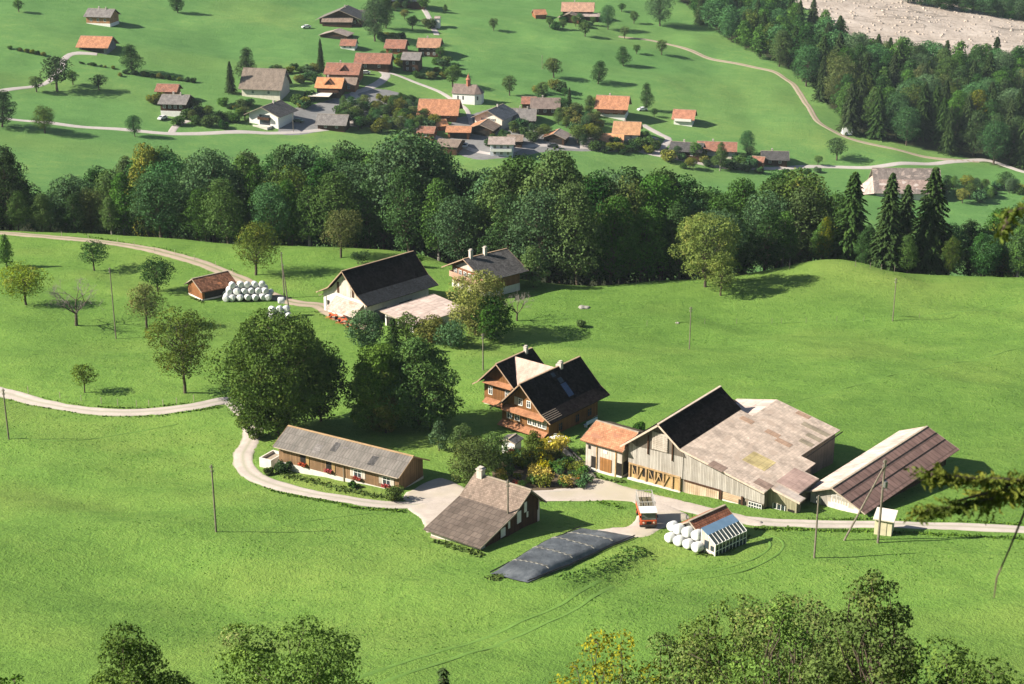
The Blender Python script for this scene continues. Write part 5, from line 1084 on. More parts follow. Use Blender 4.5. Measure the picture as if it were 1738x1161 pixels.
# village trees: photo x, photo y of the foot, height in photo pixels, width factor, kind
VT = [(97, 155, 58, 1.15, 'f2', 'dark spreading tree left of the lane at the village left'), (62, 156, 26, 1.3, 'f1', 'small round tree left of the dark spreading tree'), (124, 144, 24, 1.2, 'f1', 'little tree right of the dark spreading tree'), (168, 153, 26, 1.35, 'f2', 'round dark bush-like tree in the middle of the left meadow'), (226, 125, 48, 1.3, 'w1', 'dense dark tree right of the open fronted barn'), (76, 226, 46, 1.2, 'w5', 'dark purplish tree beside the valley road at the left'), (4, 215, 60, 1.3, 'w1', 'dark tree cut by the left edge of the picture'), (32, 20, 20, 1.3, 'f1', 'tree at the very top left'), (302, 22, 34, 1.3, 'w1', 'tree casting a long shadow at the top of the left meadow'), (229, 232, 36, 1.0, 'w2', 'green tree standing at the roadside above the yellow green wood crown'), (418, 142, 60, .9, 'w1', 'dark green tree behind the half-hipped barn'), (392, 158, 52, .8, 's0', 'dark spruce left of the half-hipped barn'), (545, 122, 54, .7, 's1', 'slim spruce above the bright orange chalet'), (636, 70, 70, .9, 'w2', 'tall grey green tree at the upper lane'), (655, 48, 50, .9, 'w1', 'dark tree right of the tall grey green tree'), (700, 50, 22, 1.2, 'f2', 'small dark fruit tree in the orchard below the top edge'), (720, 18, 26, 1.2, 'f1', 'pale tree by the white tower hut'), (838, 52, 20, 1.1, 'f1', 'lone small tree on the bright meadow at the top'), (865, 162, 32, 1.1, 'f1', 'thin pale fruit tree right of the chapel'), (940, 132, 32, 1.2, 'f0', 'fruit tree beside the yellow green strip'), (1015, 142, 38, 1.25, 'w1', 'dense tree in the middle meadow, lower of two'), (1058, 112, 32, 1.3, 'w1', 'dense tree in the middle meadow, upper of two'), (1080, 92, 16, 1.1, 'f1', 'sparse little tree right of the dense upper tree'), (1123, 93, 24, 1.1, 'f1', 'fruit tree beside the start of the forest path'), (1060, 66, 20, 1.1, 'f1', 'fruit tree above the forest path'), (993, 62, 24, 1.3, 'f1', 'rounded fruit tree below the farm at the top edge'), (1032, 50, 40, .9, 'w2', 'bluish green tree right of the farm at the top edge'), (1055, 20, 14, 1.3, 'f2', 'small round tree near the top edge'), (1076, 40, 20, 1.1, 'f1', 'pale tree below the large top tree'), (1120, 44, 52, 1.2, 'w2', 'large broad tree at the corner of the riverside wood'), (1098, 188, 46, .8, 'w1', 'tree behind the right hand orange chalet'), (1110, 198, 14, 1.3, 'f2', 'small bush-like tree by the white car'), (966, 190, 40, .6, 's0', 'slender conifer in the gardens right of the long ridged house'), (1268, 262, 40, .9, 'w2', 'light green tree between the red and the grey house at the road'), (1420, 272, 38, 1.2, 'f2', 'fruit tree beside the valley road'), (1388, 280, 16, 1.3, 'f1', 'tiny tree left of the roadside fruit tree'), (1606, 315, 18, 1.4, 'f2', 'bush-like tree right of the big valley barn'), (1222, 290, 50, .9, 'w3', 'leafy tree in front of the long reddish house'), (1180, 272, 30, 1.1, 'f1', 'reddish tinged tree before the dark grey house'), (920, 170, 28, 1.1, 'f1', 'dark fruit tree above the long ridged house'), (768, 148, 36, 1.2, 'f1', 'bare looking tree left of the chapel'), (748, 100, 20, 1.1, 'f1', 'thin tree right of the pale orange chalet'), (1648, 326, 22, 1.3, 'w2', 'small tree below the road at the right'), (1290, 100, 30, 1.0, 'w1', 'tree at the lower tip of the riverside wood')]
KP = {'f': FP, 'w': WP, 's': SP}
for x_, y_, hp, wf, k, lab in VT:
    g = G(x_, y_); s = pscale(g)/.0 if False else pscale(g); H = hp/s/.95; p = KP[k[0]][int(k[1])]; h0 = 7.0 if k[0] == 'f' else 24.0; f = H/h0; w0 = f*wf*(1.0 if k[0] == 'f' else 1.15 if k[0] == 'w' else 1.0)
    place(p, g, rnd.uniform(0, 6), (w0, w0, f), lab, 'tree')
# garden shrubs between the houses
GS_ = 'garden trees and shrubs between the village houses'
for (x0_, y0_, x1_, y1_, n, h0_, h1_) in [(330, 195, 420, 218, 12, 10, 26), (300, 200, 340, 215, 4, 12, 22), (570, 180, 700, 215, 34, 10, 30), (600, 205, 740, 228, 34, 10, 26), (500, 165, 530, 185, 4, 10, 16), (640, 165, 720, 185, 6, 8, 18), (950, 185, 1012, 225, 22, 14, 32), (860, 215, 935, 240, 14, 8, 22), (830, 235, 870, 250, 6, 8, 20), (975, 225, 1015, 250, 8, 14, 34), (1010, 246, 1110, 262, 16, 8, 16), (1080, 235, 1120, 262, 6, 10, 20), (1130, 262, 1280, 290, 20, 8, 22), (1240, 282, 1290, 294, 6, 8, 14), (1600, 315, 1738, 345, 22, 12, 30), (455, 118, 540, 126, 8, 6, 14), (380, 176, 425, 200, 8, 6, 14), (640, 100, 700, 118, 6, 8, 16), (735, 105, 775, 130, 6, 6, 14), (905, 150, 960, 175, 6, 8, 18), (1000, 205, 1020, 225, 5, 10, 22), (680, 20, 760, 50, 5, 10, 18), (640, 5, 720, 22, 12, 14, 26), (925, 34, 1010, 50, 8, 10, 20), (640, 60, 680, 75, 5, 6, 14), (510, 130, 540, 145, 4, 8, 14), (205, 126, 330, 140, 16, 4, 8), (10, 82, 75, 96, 9, 4, 7), (130, 108, 200, 120, 9, 3, 6), (705, 120, 760, 135, 8, 5, 10), (262, 168, 275, 176, 4, 10, 14), (1330, 292, 1400, 296, 4, 5, 9)]:
    for k in range(n):
        x_ = x0_ + (x1_-x0_)*(k+.5)/n + rnd.uniform(-5, 5); y_ = rnd.uniform(y0_, y1_); 
        if (205 < x_ < 330 and y1_ == 140): y_ = 124 + (x_-205)*.13
        if y1_ == 96: y_ = 82 + (x_-10)*.2
        if y1_ == 120: y_ = 107 + (x_-130)*.16
        g = G(x_, y_); s = pscale(g); H = rnd.uniform(h0_, h1_)/s
        if H > 4.0: p = rnd.choice(FP[:3] + [WP[2], WP[0], FP[3]]); hh = 7.0 if p in FP else 24.0; f = H/hh; place(p, g, rnd.uniform(0, 6), (f*1.15, f*1.15, f), 'small garden tree growing between the village houses', 'tree', GS_)
        else: p = rnd.choice(BP); f = H/2.0; place(p, g, rnd.uniform(0, 6), (f*1.2, f*1.2, f), 'low shrub in a village garden or hedge', 'bush', 'low shrubs of the village gardens and hedges')

# ------------------------------------------------------------------ single trees of the near meadows (own crown each)
def near_tree(fn, seed, px, py, hpx, wpx, label, mat, leaves, ls, cat='tree', **kw):
    g = G(px, py); s = pscale(g); H = hpx/s/.93; W = wpx/s*1.14
    e = fn(seed, H, W, mat=mat, leaves=leaves, ls=ls, **kw) if fn is not bare_tree else fn(seed, H, W)
    e.location = g; e.rotation_euler = (0, 0, 0); return tag(e, label, cat)
M_L1 = m_leaf('walnut leaves', (0.092, 0.160, 0.030), hue=0.0, tint=(0.17, 0.18, 0.04), tf=.1); M_L2 = m_leaf('ash leaves', (0.085, 0.158, 0.046)); M_L3 = m_leaf('cherry leaves turning', (0.120, 0.160, 0.038), tint=(0.20, .17, .04), tf=.25)
M_L5 = m_leaf('light olive leaves', (0.150, 0.205, 0.050), tint=(.24, .22, .06), tf=.2); M_L4 = m_leaf('yellow maple leaves', (0.19, 0.235, 0.035), tint=(.30, .29, .09), tf=.35)
near_tree(broadleaf, 501, 472, 738, 205, 176, 'huge dark green walnut tree towering over the road bend', M_L1, 62000, .33, nb=84, shape='round', trunk=.08, blob=.155, gaps=.4)
near_tree(broadleaf, 502, 545, 715, 120, 90, 'dark tree filling the right foot of the huge walnut', LD, 12000, .34, nb=22, shape='round', trunk=.05)
near_tree(broadleaf, 503, 645, 726, 146, 104, 'olive green leafy tree right of the huge walnut', M_L1, 30000, .32, nb=48, shape='egg', trunk=.05, gaps=.4, blob=.18)
near_tree(broadleaf, 504, 712, 724, 150, 128, 'greyish green tree with drooping right side beside the olive one', M_L2, 30000, .32, nb=48, shape='egg', trunk=.05, gaps=.4, blob=.18)
near_tree(broadleaf, 505, 655, 735, 76, 60, 'pale yellowish leafy tree low in front of the dark group', LY, 8000, .32, nb=14, shape='column', trunk=.1)
near_tree(broadleaf, 506, 430, 745, 62, 46, 'light green young tree hanging over the road at its bend', LO, 5000, .3, nb=12, shape='egg', trunk=.1)
near_tree(broadleaf, 507, 314, 668, 142, 112, 'tall open olive tree in the left meadow', M_L3, 13000, .26, nb=36, shape='round', trunk=.22, gaps=.5, blob=.17, trunkr=.016)
near_tree(broadleaf, 508, 250, 558, 78, 62, 'narrow two-tone fruit tree behind the tall open olive tree', M_L3, 5200, .26, nb=18, shape='egg', trunk=.28, gaps=.4, trunkr=.022)
near_tree(broadleaf, 509, 268, 495, 54, 62, 'round dark green fruit tree left of the little brown shed', LD, 5000, .26, nb=16, shape='round', trunk=.24, trunkr=.024)
near_tree(broadleaf, 510, 160, 460, 46, 54, 'small drooping dark fruit tree below the field track', LD, 3200, .26, nb=13, shape='umbrella', trunk=.34, gaps=.45, trunkr=.028)
near_tree(broadleaf, 511, 12, 456, 60, 40, 'slender pointed tree at the left edge below the track', LG, 3600, .26, nb=16, shape='cone', trunk=.15, trunkr=.022)
near_tree(broadleaf, 512, 44, 518, 66, 84, 'yellow autumn fruit tree at the left edge', M_L4, 6000, .26, nb=18, shape='umbrella', trunk=.28, gaps=.3, trunkr=.028)
near_tree(bare_tree, 513, 130, 553, 84, 106, 'spreading bare grey fruit tree right of the yellow one', None, 0, 0)
near_tree(broadleaf, 514, 144, 667, 48, 48, 'small thin fruit tree above the lower road', M_L3, 2000, .24, nb=12, shape='umbrella', trunk=.36, gaps=.5, trunkr=.022)
near_tree(broadleaf, 515, 434, 467, 88, 80, 'pear shaped tree with uneven crown between shed and wood', M_L3, 9000, .26, nb=26, shape='egg', trunk=.2, gaps=.4, trunkr=.022)
near_tree(broadleaf, 516, 579, 437, 76, 74, 'tree with a bare trunk and pale crown behind the upper barn', M_L3, 6500, .28, nb=20, shape='umbrella', trunk=.3, gaps=.4, trunkr=.02)
near_tree(broadleaf, 517, 1197, 487, 122, 100, 'broad airy olive tree at the crest of the right meadow', M_L5, 20000, .28, nb=52, shape='round', trunk=.12, gaps=.45, blob=.16)
near_tree(broadleaf, 518, 1223, 502, 74, 60, 'smaller green tree standing in front of the broad airy one', M_L5, 6500, .26, nb=18, shape='egg', trunk=.2, trunkr=.02)
near_tree(broadleaf, 519, 806, 570, 106, 96, 'yellow green tree in front of the upper farmhouse', M_L4, 14000, .30, nb=28, shape='round', trunk=.12, gaps=.4, blob=.2)
near_tree(broadleaf, 520, 840, 580, 74, 70, 'dark lower tree at the right foot of the yellow green tree', LG, 9000, .28, nb=18, shape='round', trunk=.08)
near_tree(bare_tree, 521, 877, 545, 52, 52, 'rounded bare grey bush-like tree right of the yellow green tree', None, 0, 0)
near_tree(broadleaf, 522, 905, 488, 70, 52, 'leafy tree touching the right end of the slate roof', LG, 6000, .3, nb=16, shape='round', trunk=.05)
near_tree(broadleaf, 523, 845, 432, 60, 62, 'greyish half bare tree behind the slate roofed house', m_leaf('grey thin leaves', (.10, .10, .06)), 2600, .26, nb=22, shape='round', trunk=.1, gaps=.6)
near_tree(spruce, 524, 668, 600, 62, 36, 'young dark spruce below the flat pink roof', LS, 4200, .34)
near_tree(broadleaf, 525, 622, 590, 62, 58, 'bushy green tree at the corner of the upper barn', LB, 7000, .28, nb=16, shape='round', trunk=.05)
near_tree(broadleaf, 526, 690, 578, 46, 46, 'pale leaved small tree before the pink roofed shed', LO, 3600, .26, nb=12, shape='round', trunk=.05, gaps=.5)
near_tree(broadleaf, 527, 728, 580, 42, 56, 'yellowish round shrub tree along the pink roofed shed', LY, 5000, .26, nb=14, shape='round', trunk=.03)
near_tree(broadleaf, 528, 765, 588, 38, 52, 'dull green shrub tree left of the telegraph pole', LB, 4500, .26, nb=14, shape='round', trunk=.03)
near_tree(broadleaf, 529, 745, 765, 52, 42, 'slim young tree in the shade behind the brown shed', LB, 3000, .22, nb=12, shape='column', trunk=.05, gaps=.5)
near_tree(broadleaf, 530, 782, 768, 48, 44, 'second young tree right of the slim one behind the shed', LG, 3000, .22, nb=12, shape='round', trunk=.05, gaps=.5)
near_tree(broadleaf, 531, 804, 820, 74, 84, 'broad olive shrub tree behind the two-pitch taupe roof', LO, 9000, .22, nb=22, shape='round', trunk=.03, gaps=.3)
near_tree(broadleaf, 532, 838, 800, 62, 62, 'dark green shrub tree beside the vegetable garden', LG, 6500, .22, nb=18, shape='round', trunk=.03, gaps=.3)
near_tree(broadleaf, 533, 905, 790, 62, 50, 'tall climbing shrub in front of the farmhouse gable', m_leaf('vine leaves', (.085, .12, .02), tint=(.25, .22, .03), tf=.35), 5500, .2, nb=16, shape='column', trunk=.03, gaps=.4)
for sd_, x_, y_, hh, ww, lab in [(541, 610, 448, 24, 40, 'dark thorny shrub behind the upper barn roof'), (542, 480, 800, 18, 46, 'round dark green shrub beside the white tank of the brown shed'), (543, 455, 806, 14, 22, 'small dark shrub left of the round one at the tank'), (544, 668, 850, 28, 44, 'leafy shrub at the right corner of the brown shed'), (545, 600, 828, 10, 30, 'low green plants under the shed windows'), (546, 985, 555, 12, 18, 'thin shrub alone in the hollow of the right meadow'), (547, 705, 452, 20, 30, 'low shrub behind the ridge of the upper barn'), (548, 1085, 733, 16, 30, 'yellow green shrub behind the granary'), (549, 985, 770, 8, 12, 'tiny potted shrub on the garden wall end')]:
    g = G(x_, y_); s = pscale(g); e = bush(sd_, hh/s, ww/s, random.Random(sd_).choice([LG, LD, LO]), 1400, .22); e.location = g; tag(e, lab, 'bush')
# vegetable and flower garden
gd = 'mixed plants of the farmhouse garden'
rg = random.Random(9)
GP = [reg(bush(601, 1.3, 1.7, M_FLYEL, 420, .16, 'flower_bush')), reg(bush(602, 1.2, 1.6, LG, 420, .17, 'garden_plant')), reg(bush(603, 1.2, 1.6, LY, 420, .17, 'garden_plant')), reg(bush(604, 1.0, 1.4, LB, 420, .17, 'garden_plant')), reg(bush(605, 1.0, 1.3, M_FLRED, 300, .15, 'flower_bush'))]
for k in range(64):
    x_ = rg.uniform(850, 1000); lo = 772 + max(0, (x_-955)*.9); y_ = rg.uniform(lo, 830)
    kind = rg.choices(range(5), (1.2, 4, 3, 3, .8))[0]
    f = rg.uniform(.7, 1.35); place(GP[kind], G(x_, y_), rg.uniform(0, 6), (f, f, f*rg.uniform(.8, 1.2)), ['bush of golden yellow flowers in the farmhouse garden', 'green leafy plant in the farmhouse garden', 'yellow green plant in the farmhouse garden', 'cool green plant in the farmhouse garden', 'small red flowering bush in the farmhouse garden'][kind], 'plant', ['golden flower bushes of the garden', 'green leafy plants of the garden', 'yellow green plants of the garden', 'cool green plants of the garden', 'red flower bushes of the garden'][kind])
for x_, y_, f in [(930, 778, 2.0), (943, 770, 1.9), (915, 790, 1.7), (952, 765, 1.5), (922, 822, 1.6), (905, 812, 1.3), (960, 826, 1.2)]: place(GP[0], G(x_, y_), rg.uniform(0, 6), (f, f, f*1.1), 'bush of golden yellow flowers in the farmhouse garden', 'plant', 'golden flower bushes of the garden')
# garden path with its kerb, lawn corner
road('garden_path', [(948, 757), (962, 768), (975, 780), (990, 796), (1006, 812)], 1.0, m_gravel('concrete path', (.36, .33, .29), .12), .10, .5, wob=.05)
def lowwall(name, pix, h, th, mat, label, cat):
    P = [G(*p) for p in pix]; m = MB()
    for a, b2 in zip(P, P[1:]):
        d = (b2-a); d.z = 0; n = Vector((-d.y, d.x, 0)).normalized()*th/2; o0 = P[0]
        m.slab([a-n+Vector((0, 0, h))-o0, b2-n+Vector((0, 0, h))-o0, b2+n+Vector((0, 0, h))-o0, a+n+Vector((0, 0, h))-o0], h+.5)
    o = m.build(name, mat, None, loc=P[0]); return tag(o, label, cat)
M_RUT = m_gravel('pressed grass', (.112, .205, .042), .22)
for pix in ([(560, 1175), (640, 1138), (740, 1108), (860, 1068), (960, 1022), (1020, 985)], [(590, 1190), (670, 1150), (765, 1120), (880, 1080), (978, 1034), (1040, 995)]): road('tyre_track', pix, .55, M_RUT, .02, .8, wob=.3)
for pix in ([(1262, 905), (1300, 915), (1306, 930), (1270, 952), (1210, 968), (1130, 978)], [(1280, 902), (1322, 914), (1328, 932), (1285, 960), (1215, 979), (1120, 990)]): road('tyre_track', pix, .3, M_RUT, .03, .8, wob=.1)
for pix in ([(0, 742), (110, 748), (200, 738), (300, 720)], [(405, 900), (470, 893), (520, 884), (575, 878), (650, 868)], [(1000, 760+0), (1200, 740-20), (1500, 640), (1738, 590)], [(1060, 556), (1250, 549), (1450, 545), (1620, 530), (1738, 512)]): road('footpath', pix, .3, M_RUT, .03, 1.0, wob=.15)
lowwall('garden_kerb', [(953, 754), (968, 766), (984, 781), (1011, 813)], .3, .16, m_plain('old wet concrete', (.10, .09, .08), .3, 2), 'dark low kerb along the lawn side of the garden path', 'kerb')
def fence(pix, label, group, h=1.0, name='fence_post', r=.06, mat=None):
    for p in pix:
        g = G(*p); o = MB().tube((0, 0, -.4), (0, 0, h), r, r*.8, 6).tube((0, 0, h), (0, 0, h+.05), r*.8, .01, 6).build(name, mat or M_POLE, None, loc=g); tag(o, label, 'fence post', group)
FPm = m_plain('pale fence stakes', (.42, .37, .28), .2, 2)
fence([(48, 666), (102, 676), (138, 681), (172, 685), (200, 688), (232, 690), (253, 690), (277, 689), (300, 686), (329, 681)], 'pale stake of the fence along the lower road', 'fence stakes along the lower road', 1.0, mat=FPm)
fence([(200, 413), (228, 418), (262, 427), (297, 432), (330, 441), (366, 452), (395, 464), (105, 401), (150, 405)], 'pale stake beside the field track', 'fence stakes along the field track', 1.0, mat=FPm)
fence([(1452, 452), (1477, 455), (1496, 458), (1518, 461), (1538, 463), (1340, 456), (1290, 462), (1050, 483), (1080, 481), (1120, 478), (60, 390), (130, 392), (230, 398)], 'short stake on the rim of the meadow before the wood', 'fence stakes on the meadow rim', 1.1, mat=M_POLE)
fence([(1098, 553), (1148, 552), (1196, 550), (1250, 550), (1310, 549), (1326, 549), (1368, 548), (1420, 546), (1466, 545), (1560, 540)], 'thin stake in the middle of the right meadow', 'thin stakes across the right meadow', 1.0, r=.035)

# ------------------------------------------------------------------ poles
def pole(px, py, hpx, label, r=.13, cross=0, lean=0):
    g = G(px, py); s = pscale(g); H = hpx/s/.915; e = empty('telegraph_pole', g, 0, label=label, cat='pole')
    MB().tube((0, 0, -1), (lean, 0, H), r, r*.7, 8).build('shaft', M_POLE, e); c = MB()
    for k in range(2): 
        z = H-.35-k*.5; c.box(-.18, .18, -.03, .03, z-.04, z+.04)
        for x in (-.18, .18): c.tube((x, 0, z), (x, 0, z+.22), .05, .04, 6)
    if cross: c.box(-1.0, 1.0, -.06, .06, H-.5, H-.38)
    c.build('insulators', m_plain('porcelain', (.35, .33, .3), .1, 3, .3), e); return e, g, H
pole(15, 745, 84, 'pole at the left edge beside the lower road'); pole(367, 903, 114, 'lone pole on the meadow below the road bend'); pole(862, 906, 92, 'pole standing in front of the taupe barn roof')
pole(1382, 948, 108, 'pole in the meadow in front of the long pink and brown roof'); pole(197, 575, 116, 'pole between the bare fruit tree and the narrow fruit tree', .11); pole(1170, 593, 70, 'thin pole in the middle of the right meadow', .10)
pole(1515, 545, 70, 'thin pole below the knoll at the right', .10); pole(820, 628, 60, 'pole just left of the farmhouses', .12); pole(607, 421, 58, 'pole at the edge of the wood behind the upper barn', .10); pole(920, 118, 22, 'thin mast on the bright strip of village meadow', .12); pole(498, 224, 30, 'street pole beside the white terrace house', .12); pole(680, 224, 26, 'pole with a cross arm among the village gardens', .12, 1)
e, g, H = pole(1490, 922, 142, 'transformer pole with a slanting brace beside the cream hut', .16)
m = MB().tube((.25, 0, H-3.4), (.25, 0, H-2.7), .28, .28, 10).tube((-.3, 0, H-3.2), (.3, 0, H-3.2), .06, .06, 6)
for k in range(5): a = k*1.256; m.tube((.25, 0, H-3.5), (.25+.45*math.cos(a), .45*math.sin(a), H-3.7), .03, .03, 4)
m.build('transformer', m_plain('transformer grey', (.16, .16, .15), .2, 3, .5), e)
g2 = G(1430, 917); v = g2-g; MB().tube((v.x, v.y, v.z-.5), (-.1, -.05, H-.9), .13, .10, 8).build('brace', M_POLE, e)
for x_, y_, hh, dx in [(483, 506, 76, -.2), (492, 530, 80, -.9)]:
    g = G(x_, y_); s = pscale(g); H = hh/s/.93; e = empty('telegraph_pole', g, 0, label=['front slanting pole of the pair beside the upright bale stack', 'rear upright pole of the pair beside the upright bale stack'][dx > -.5], cat='pole'); MB().tube((0, 0, -1), (dx, 0, H), .13, .09, 8).build('shaft', M_POLE, e); MB().tube((dx, 0, H-.3), (dx+.3, 0, H-.2), .05, .05, 6).build('insulators', M_WHITE, e)

# ------------------------------------------------------------------ silage bales
M_WRAP = NT('white bale wrap', .35, .45); _o = M_WRAP.obj(); _n = M_WRAP.noise(_o, 2.2, 4, .6)
M_WRAP.col(M_WRAP.ramp(_n, [(.3, (.52, .53, .52)), (.7, (.66, .66, .64))])); M_WRAP.bump(M_WRAP.noise(M_WRAP.vscale(_o, (1, 6, 6)), 1.6, 3), .5, .05); M_WRAP = M_WRAP.m
def bale_mesh(seed):
    rs = np.random.RandomState(seed); n = 20; prof = [(-.62, .0), (-.63, .35), (-.60, .56), (-.50, .64), (-.25, .67), (0, .68), (.25, .67), (.50, .64), (.60, .56), (.63, .35), (.62, .0)]; V = []; F = []
    for x, r in prof:
        for k in range(n):
            a = 2*math.pi*k/n; rr = r*(1 + .015*rs.randn()) + (.01 if k % 2 else 0); V.append((x+.012*rs.randn(), rr*math.cos(a), rr*math.sin(a)*(.93 if math.sin(a) < 0 else 1)))
    for i in range(len(prof)-1):
        for k in range(n): j = (k+1) % n; F.append([i*n+k, i*n+j, (i+1)*n+j, (i+1)*n+k])
    return V, F
V_, F_ = bale_mesh(1); bale0 = None
def bale(x, y, z, rz, label, group, tilt=0.0):
    global bale0
    if bale0 is None: o = np_mesh('silage_bale', V_, F_, 4, M_WRAP, smooth=True); bale0 = o
    else: o = bale0.copy(); COL.objects.link(o)
    o.location = (x, y, z); o.rotation_euler = (tilt, 0, rz); k = rnd.uniform(.88, 1.0); o.scale = (k, k*rnd.uniform(.97, 1.03), k*.96); return tag(o, label, 'bale', group)
def stack(px, py, ang, nrow, rows, layers, label, group, drop=0):
    g = G(px, py); a = math.radians(ang); c, s = math.cos(a), math.sin(a)
    for l in range(layers):
        for r in range(rows - (l if rows > 1 else 0)):
            for k in range(nrow - l*drop):
                t = (k + .5*l*(drop > 0))*1.30; q = (r + .5*l*(rows > 1))*1.28; x = g.x + c*t - s*q + rnd.uniform(-.16, .16); y = g.y + s*t + c*q + rnd.uniform(-.16, .16)
                bale(x, y, max(hz(x, y), 0*g.z + hz(g.x, g.y)) + .58 + l*1.02 + rnd.uniform(-.06, .06), a + math.pi/2 + rnd.uniform(-.5, .5), label, group, rnd.uniform(-3, 3))
g = G(1138, 920); 
SA = 'white bales stacked by the tile shed'
for (dx, dy, l) in [(0, 0, 0), (.95, -.95, 0), (1.9, -1.9, 0), (2.85, -2.85, 0), (.9, .9, 0), (1.85, -.05, 0), (2.8, -1.0, 0), (3.8, -2.0, 0), (.95, -.0, 1), (1.9, -.95, 1), (2.85, -1.9, 1), (.3, .9, 1)]:
    x, y = g.x+dx, g.y+dy; bale(x, y, hz(x, y)+.6+l*1.1, math.radians(42)+rnd.uniform(-.15, .15), 'white wrapped silage bale piled against the gable of the tile shed', SA)
stack(384, 511, 6, 7, 3, 3, 'white wrapped silage bale in the long heap beside the little brown shed', 'long heap of white bales by the brown field shed', 1)
stack(463, 543, 12, 3, 2, 2, 'white wrapped silage bale in the short stack by the pair of poles', 'short stack of white bales by the pole pair', 0)
x, y, _ = G(470, 538); bale(x+.8, y+.8, hz(x, y)+.62+2.2, .2, 'white bale lying topmost on the short stack by the pole pair', None)

# ------------------------------------------------------------------ silage clamp under black sheeting
A_, B_, C_, D_ = (Vector((-2.4, 155.0)), Vector((1.7, 151.9)), Vector((14.4, 167.4)), Vector((8.1, 170.4)))
nu, nv_ = 60, 16; V = []; F = []
zt = pchip([0, .08, .2, .5, .8, .93, 1], [.05, .35, .65, .85, .6, .35, .08])
for i in range(nu+1):
    t = i/nu; L0 = A_.lerp(D_, t); R0 = B_.lerp(C_, t); bowl = .6*math.sin(math.pi*t); d = (D_-A_).normalized(); nrm = Vector((-d.y, d.x))
    for j in range(nv_+1):
        s = j/nv_; p = L0.lerp(R0, s) + nrm*bowl; e_ = min(1, min(s, 1-s)*12); base_z = -83.75 + (-85.55+83.75)*t
        z = float(surf(p.x, p.y)) + .10 + float(zt(t))*(.82+.18*math.sin(math.pi*min(max(s, .0), 1)))*e_ + .05*float(vnoise(t*50, s*9)) + .03*float(vnoise(t*110, s*21))
        V.append((p.x, p.y, z))
for i in range(nu):
    for j in range(nv_): a = i*(nv_+1)+j; F.append([a, a+1, a+nv_+2, a+nv_+1])
F = [list(reversed(f)) for f in F]
ce = empty('silage_clamp', (A_.x, A_.y, -84.0), 0, label='long silage clamp under black plastic sheeting in front of the farm', cat='silage clamp')
ts = NT('black silage sheeting', .5, .35); _p = ts.pos(); ts.col(ts.ramp(ts.noise(ts.vscale(_p, (.5, .5, .5)), 1.0, 5, .65), [(.3, (.045, .050, .056)), (.52, (.085, .094, .104)), (.75, (.16, .17, .18))])); ts.bump(ts.noise(_p, 1.6, 5, .7), .8, .12)
off = np.array([A_.x, A_.y, -84.0]); np_mesh('sheeting', np.array(V)-off, F, 4, ts.m, ce, smooth=True)
M_SAND = m_plain('pale sand bags', (.22, .21, .19), .3, 2)
for t in (.24, .47, .68, .84):
    m = MB(); i = int(t*nu)
    for j in range(1, nv_-1):
        p = Vector(V[i*(nv_+1)+j]) - Vector(off); q = Vector(V[(i+(j % 2))*(nv_+1)+j+1]) - Vector(off); m.tube(p+Vector((0, 0, .03)), q+Vector((0, 0, .03)), .055, .055, 5)
    m.build('sandbag_row', M_SAND, ce)
for j in (0, nv_):
    m = MB()
    for i in range(0, nu): m.tube(Vector(V[i*(nv_+1)+j])-Vector(off)+Vector((0, 0, .22)), Vector(V[(i+1)*(nv_+1)+j])-Vector(off)+Vector((0, 0, .18)), .07, .07, 6)
    m.build('sheet_roll', m_plain('rolled black edge', (.018, .018, .02), .3, 2, .6), ce)

# ------------------------------------------------------------------ red loader wagon on the yard
g = G(1101, 899); e = empty('farm_truck', g + Vector((0, 0, .05)), math.radians(3), label='small orange red farm truck with white cab roof and wire rack on the yard', cat='truck')
M_RED = m_plain('faded orange red paint', (.50, .085, .03), .12, 2, .45, .4); M_TY = m_plain('tyre rubber', (.02, .02, .02), .2, 3)
m = MB(); m.box(-.92, .92, 0, .35, .45, 1.15).box(-.95, .95, .35, 1.6, .45, 1.2); m.poly([(-.92, -.001, 1.15), (.92, -.001, 1.15), (.88, .28, 2.0), (-.88, .28, 2.0)]) if False else None
m.box(-.93, -.85, .3, 1.55, 1.2, 2.05).box(.85, .93, .3, 1.55, 1.2, 2.05).box(-.85, .85, 1.45, 1.55, 1.2, 2.05); m.build('cab', M_RED, e)
MB().slab([(-.84, .12, 1.18), (.84, .12, 1.18), (.82, .38, 2.02), (-.82, .38, 2.02)], .03).build('windscreen', m_plain('dusty windscreen', (.10, .105, .10), .3, 2, .15, .6), e)
MB().slab([(-1.0, .1, 2.12), (1.0, .1, 2.12), (1.0, 1.75, 2.2), (-1.0, 1.75, 2.2)], .09).build('cab_roof', M_WHITE, e)
MB().box(-.95, .95, -.12, -.02, .38, .62).build('bumper', m_plain('dark bumper', (.05, .045, .045), .2, 2), e)
for s_ in (-.62, .62): MB().tube((s_, -.001, .85), (s_, -.07, .85), .13, .12, 12).build('headlight', m_plain('headlamp glass', (.6, .45, .35), .1, 3, .2, .6), e)
MB().box(-.3, .3, -.03, .0, .68, 1.0).build('grille', M_DARK, e)
for s_ in (-1.02, 1.02): MB().box(s_-.07, s_+.07, .15, .2, 1.4, 1.7).tube((s_*.85, .2, 1.7), (s_, .18, 1.72), .02, .02, 4).build('mirror', M_DARK, e)
MB().box(-.95, .95, 1.7, 5.0, .85, 1.05).box(-.97, .97, 1.7, 5.0, 1.05, 1.35).build('loading_bed', M_RED, e)
rk = MB()
for s_ in (-.97, .93):
    for k in range(9): rk.box(s_, s_+.04, 1.75+k*.4, 1.79+k*.4, 1.35, 2.75)
    for z in (1.8, 2.3, 2.73): rk.box(s_, s_+.04, 1.7, 5.0, z, z+.05)
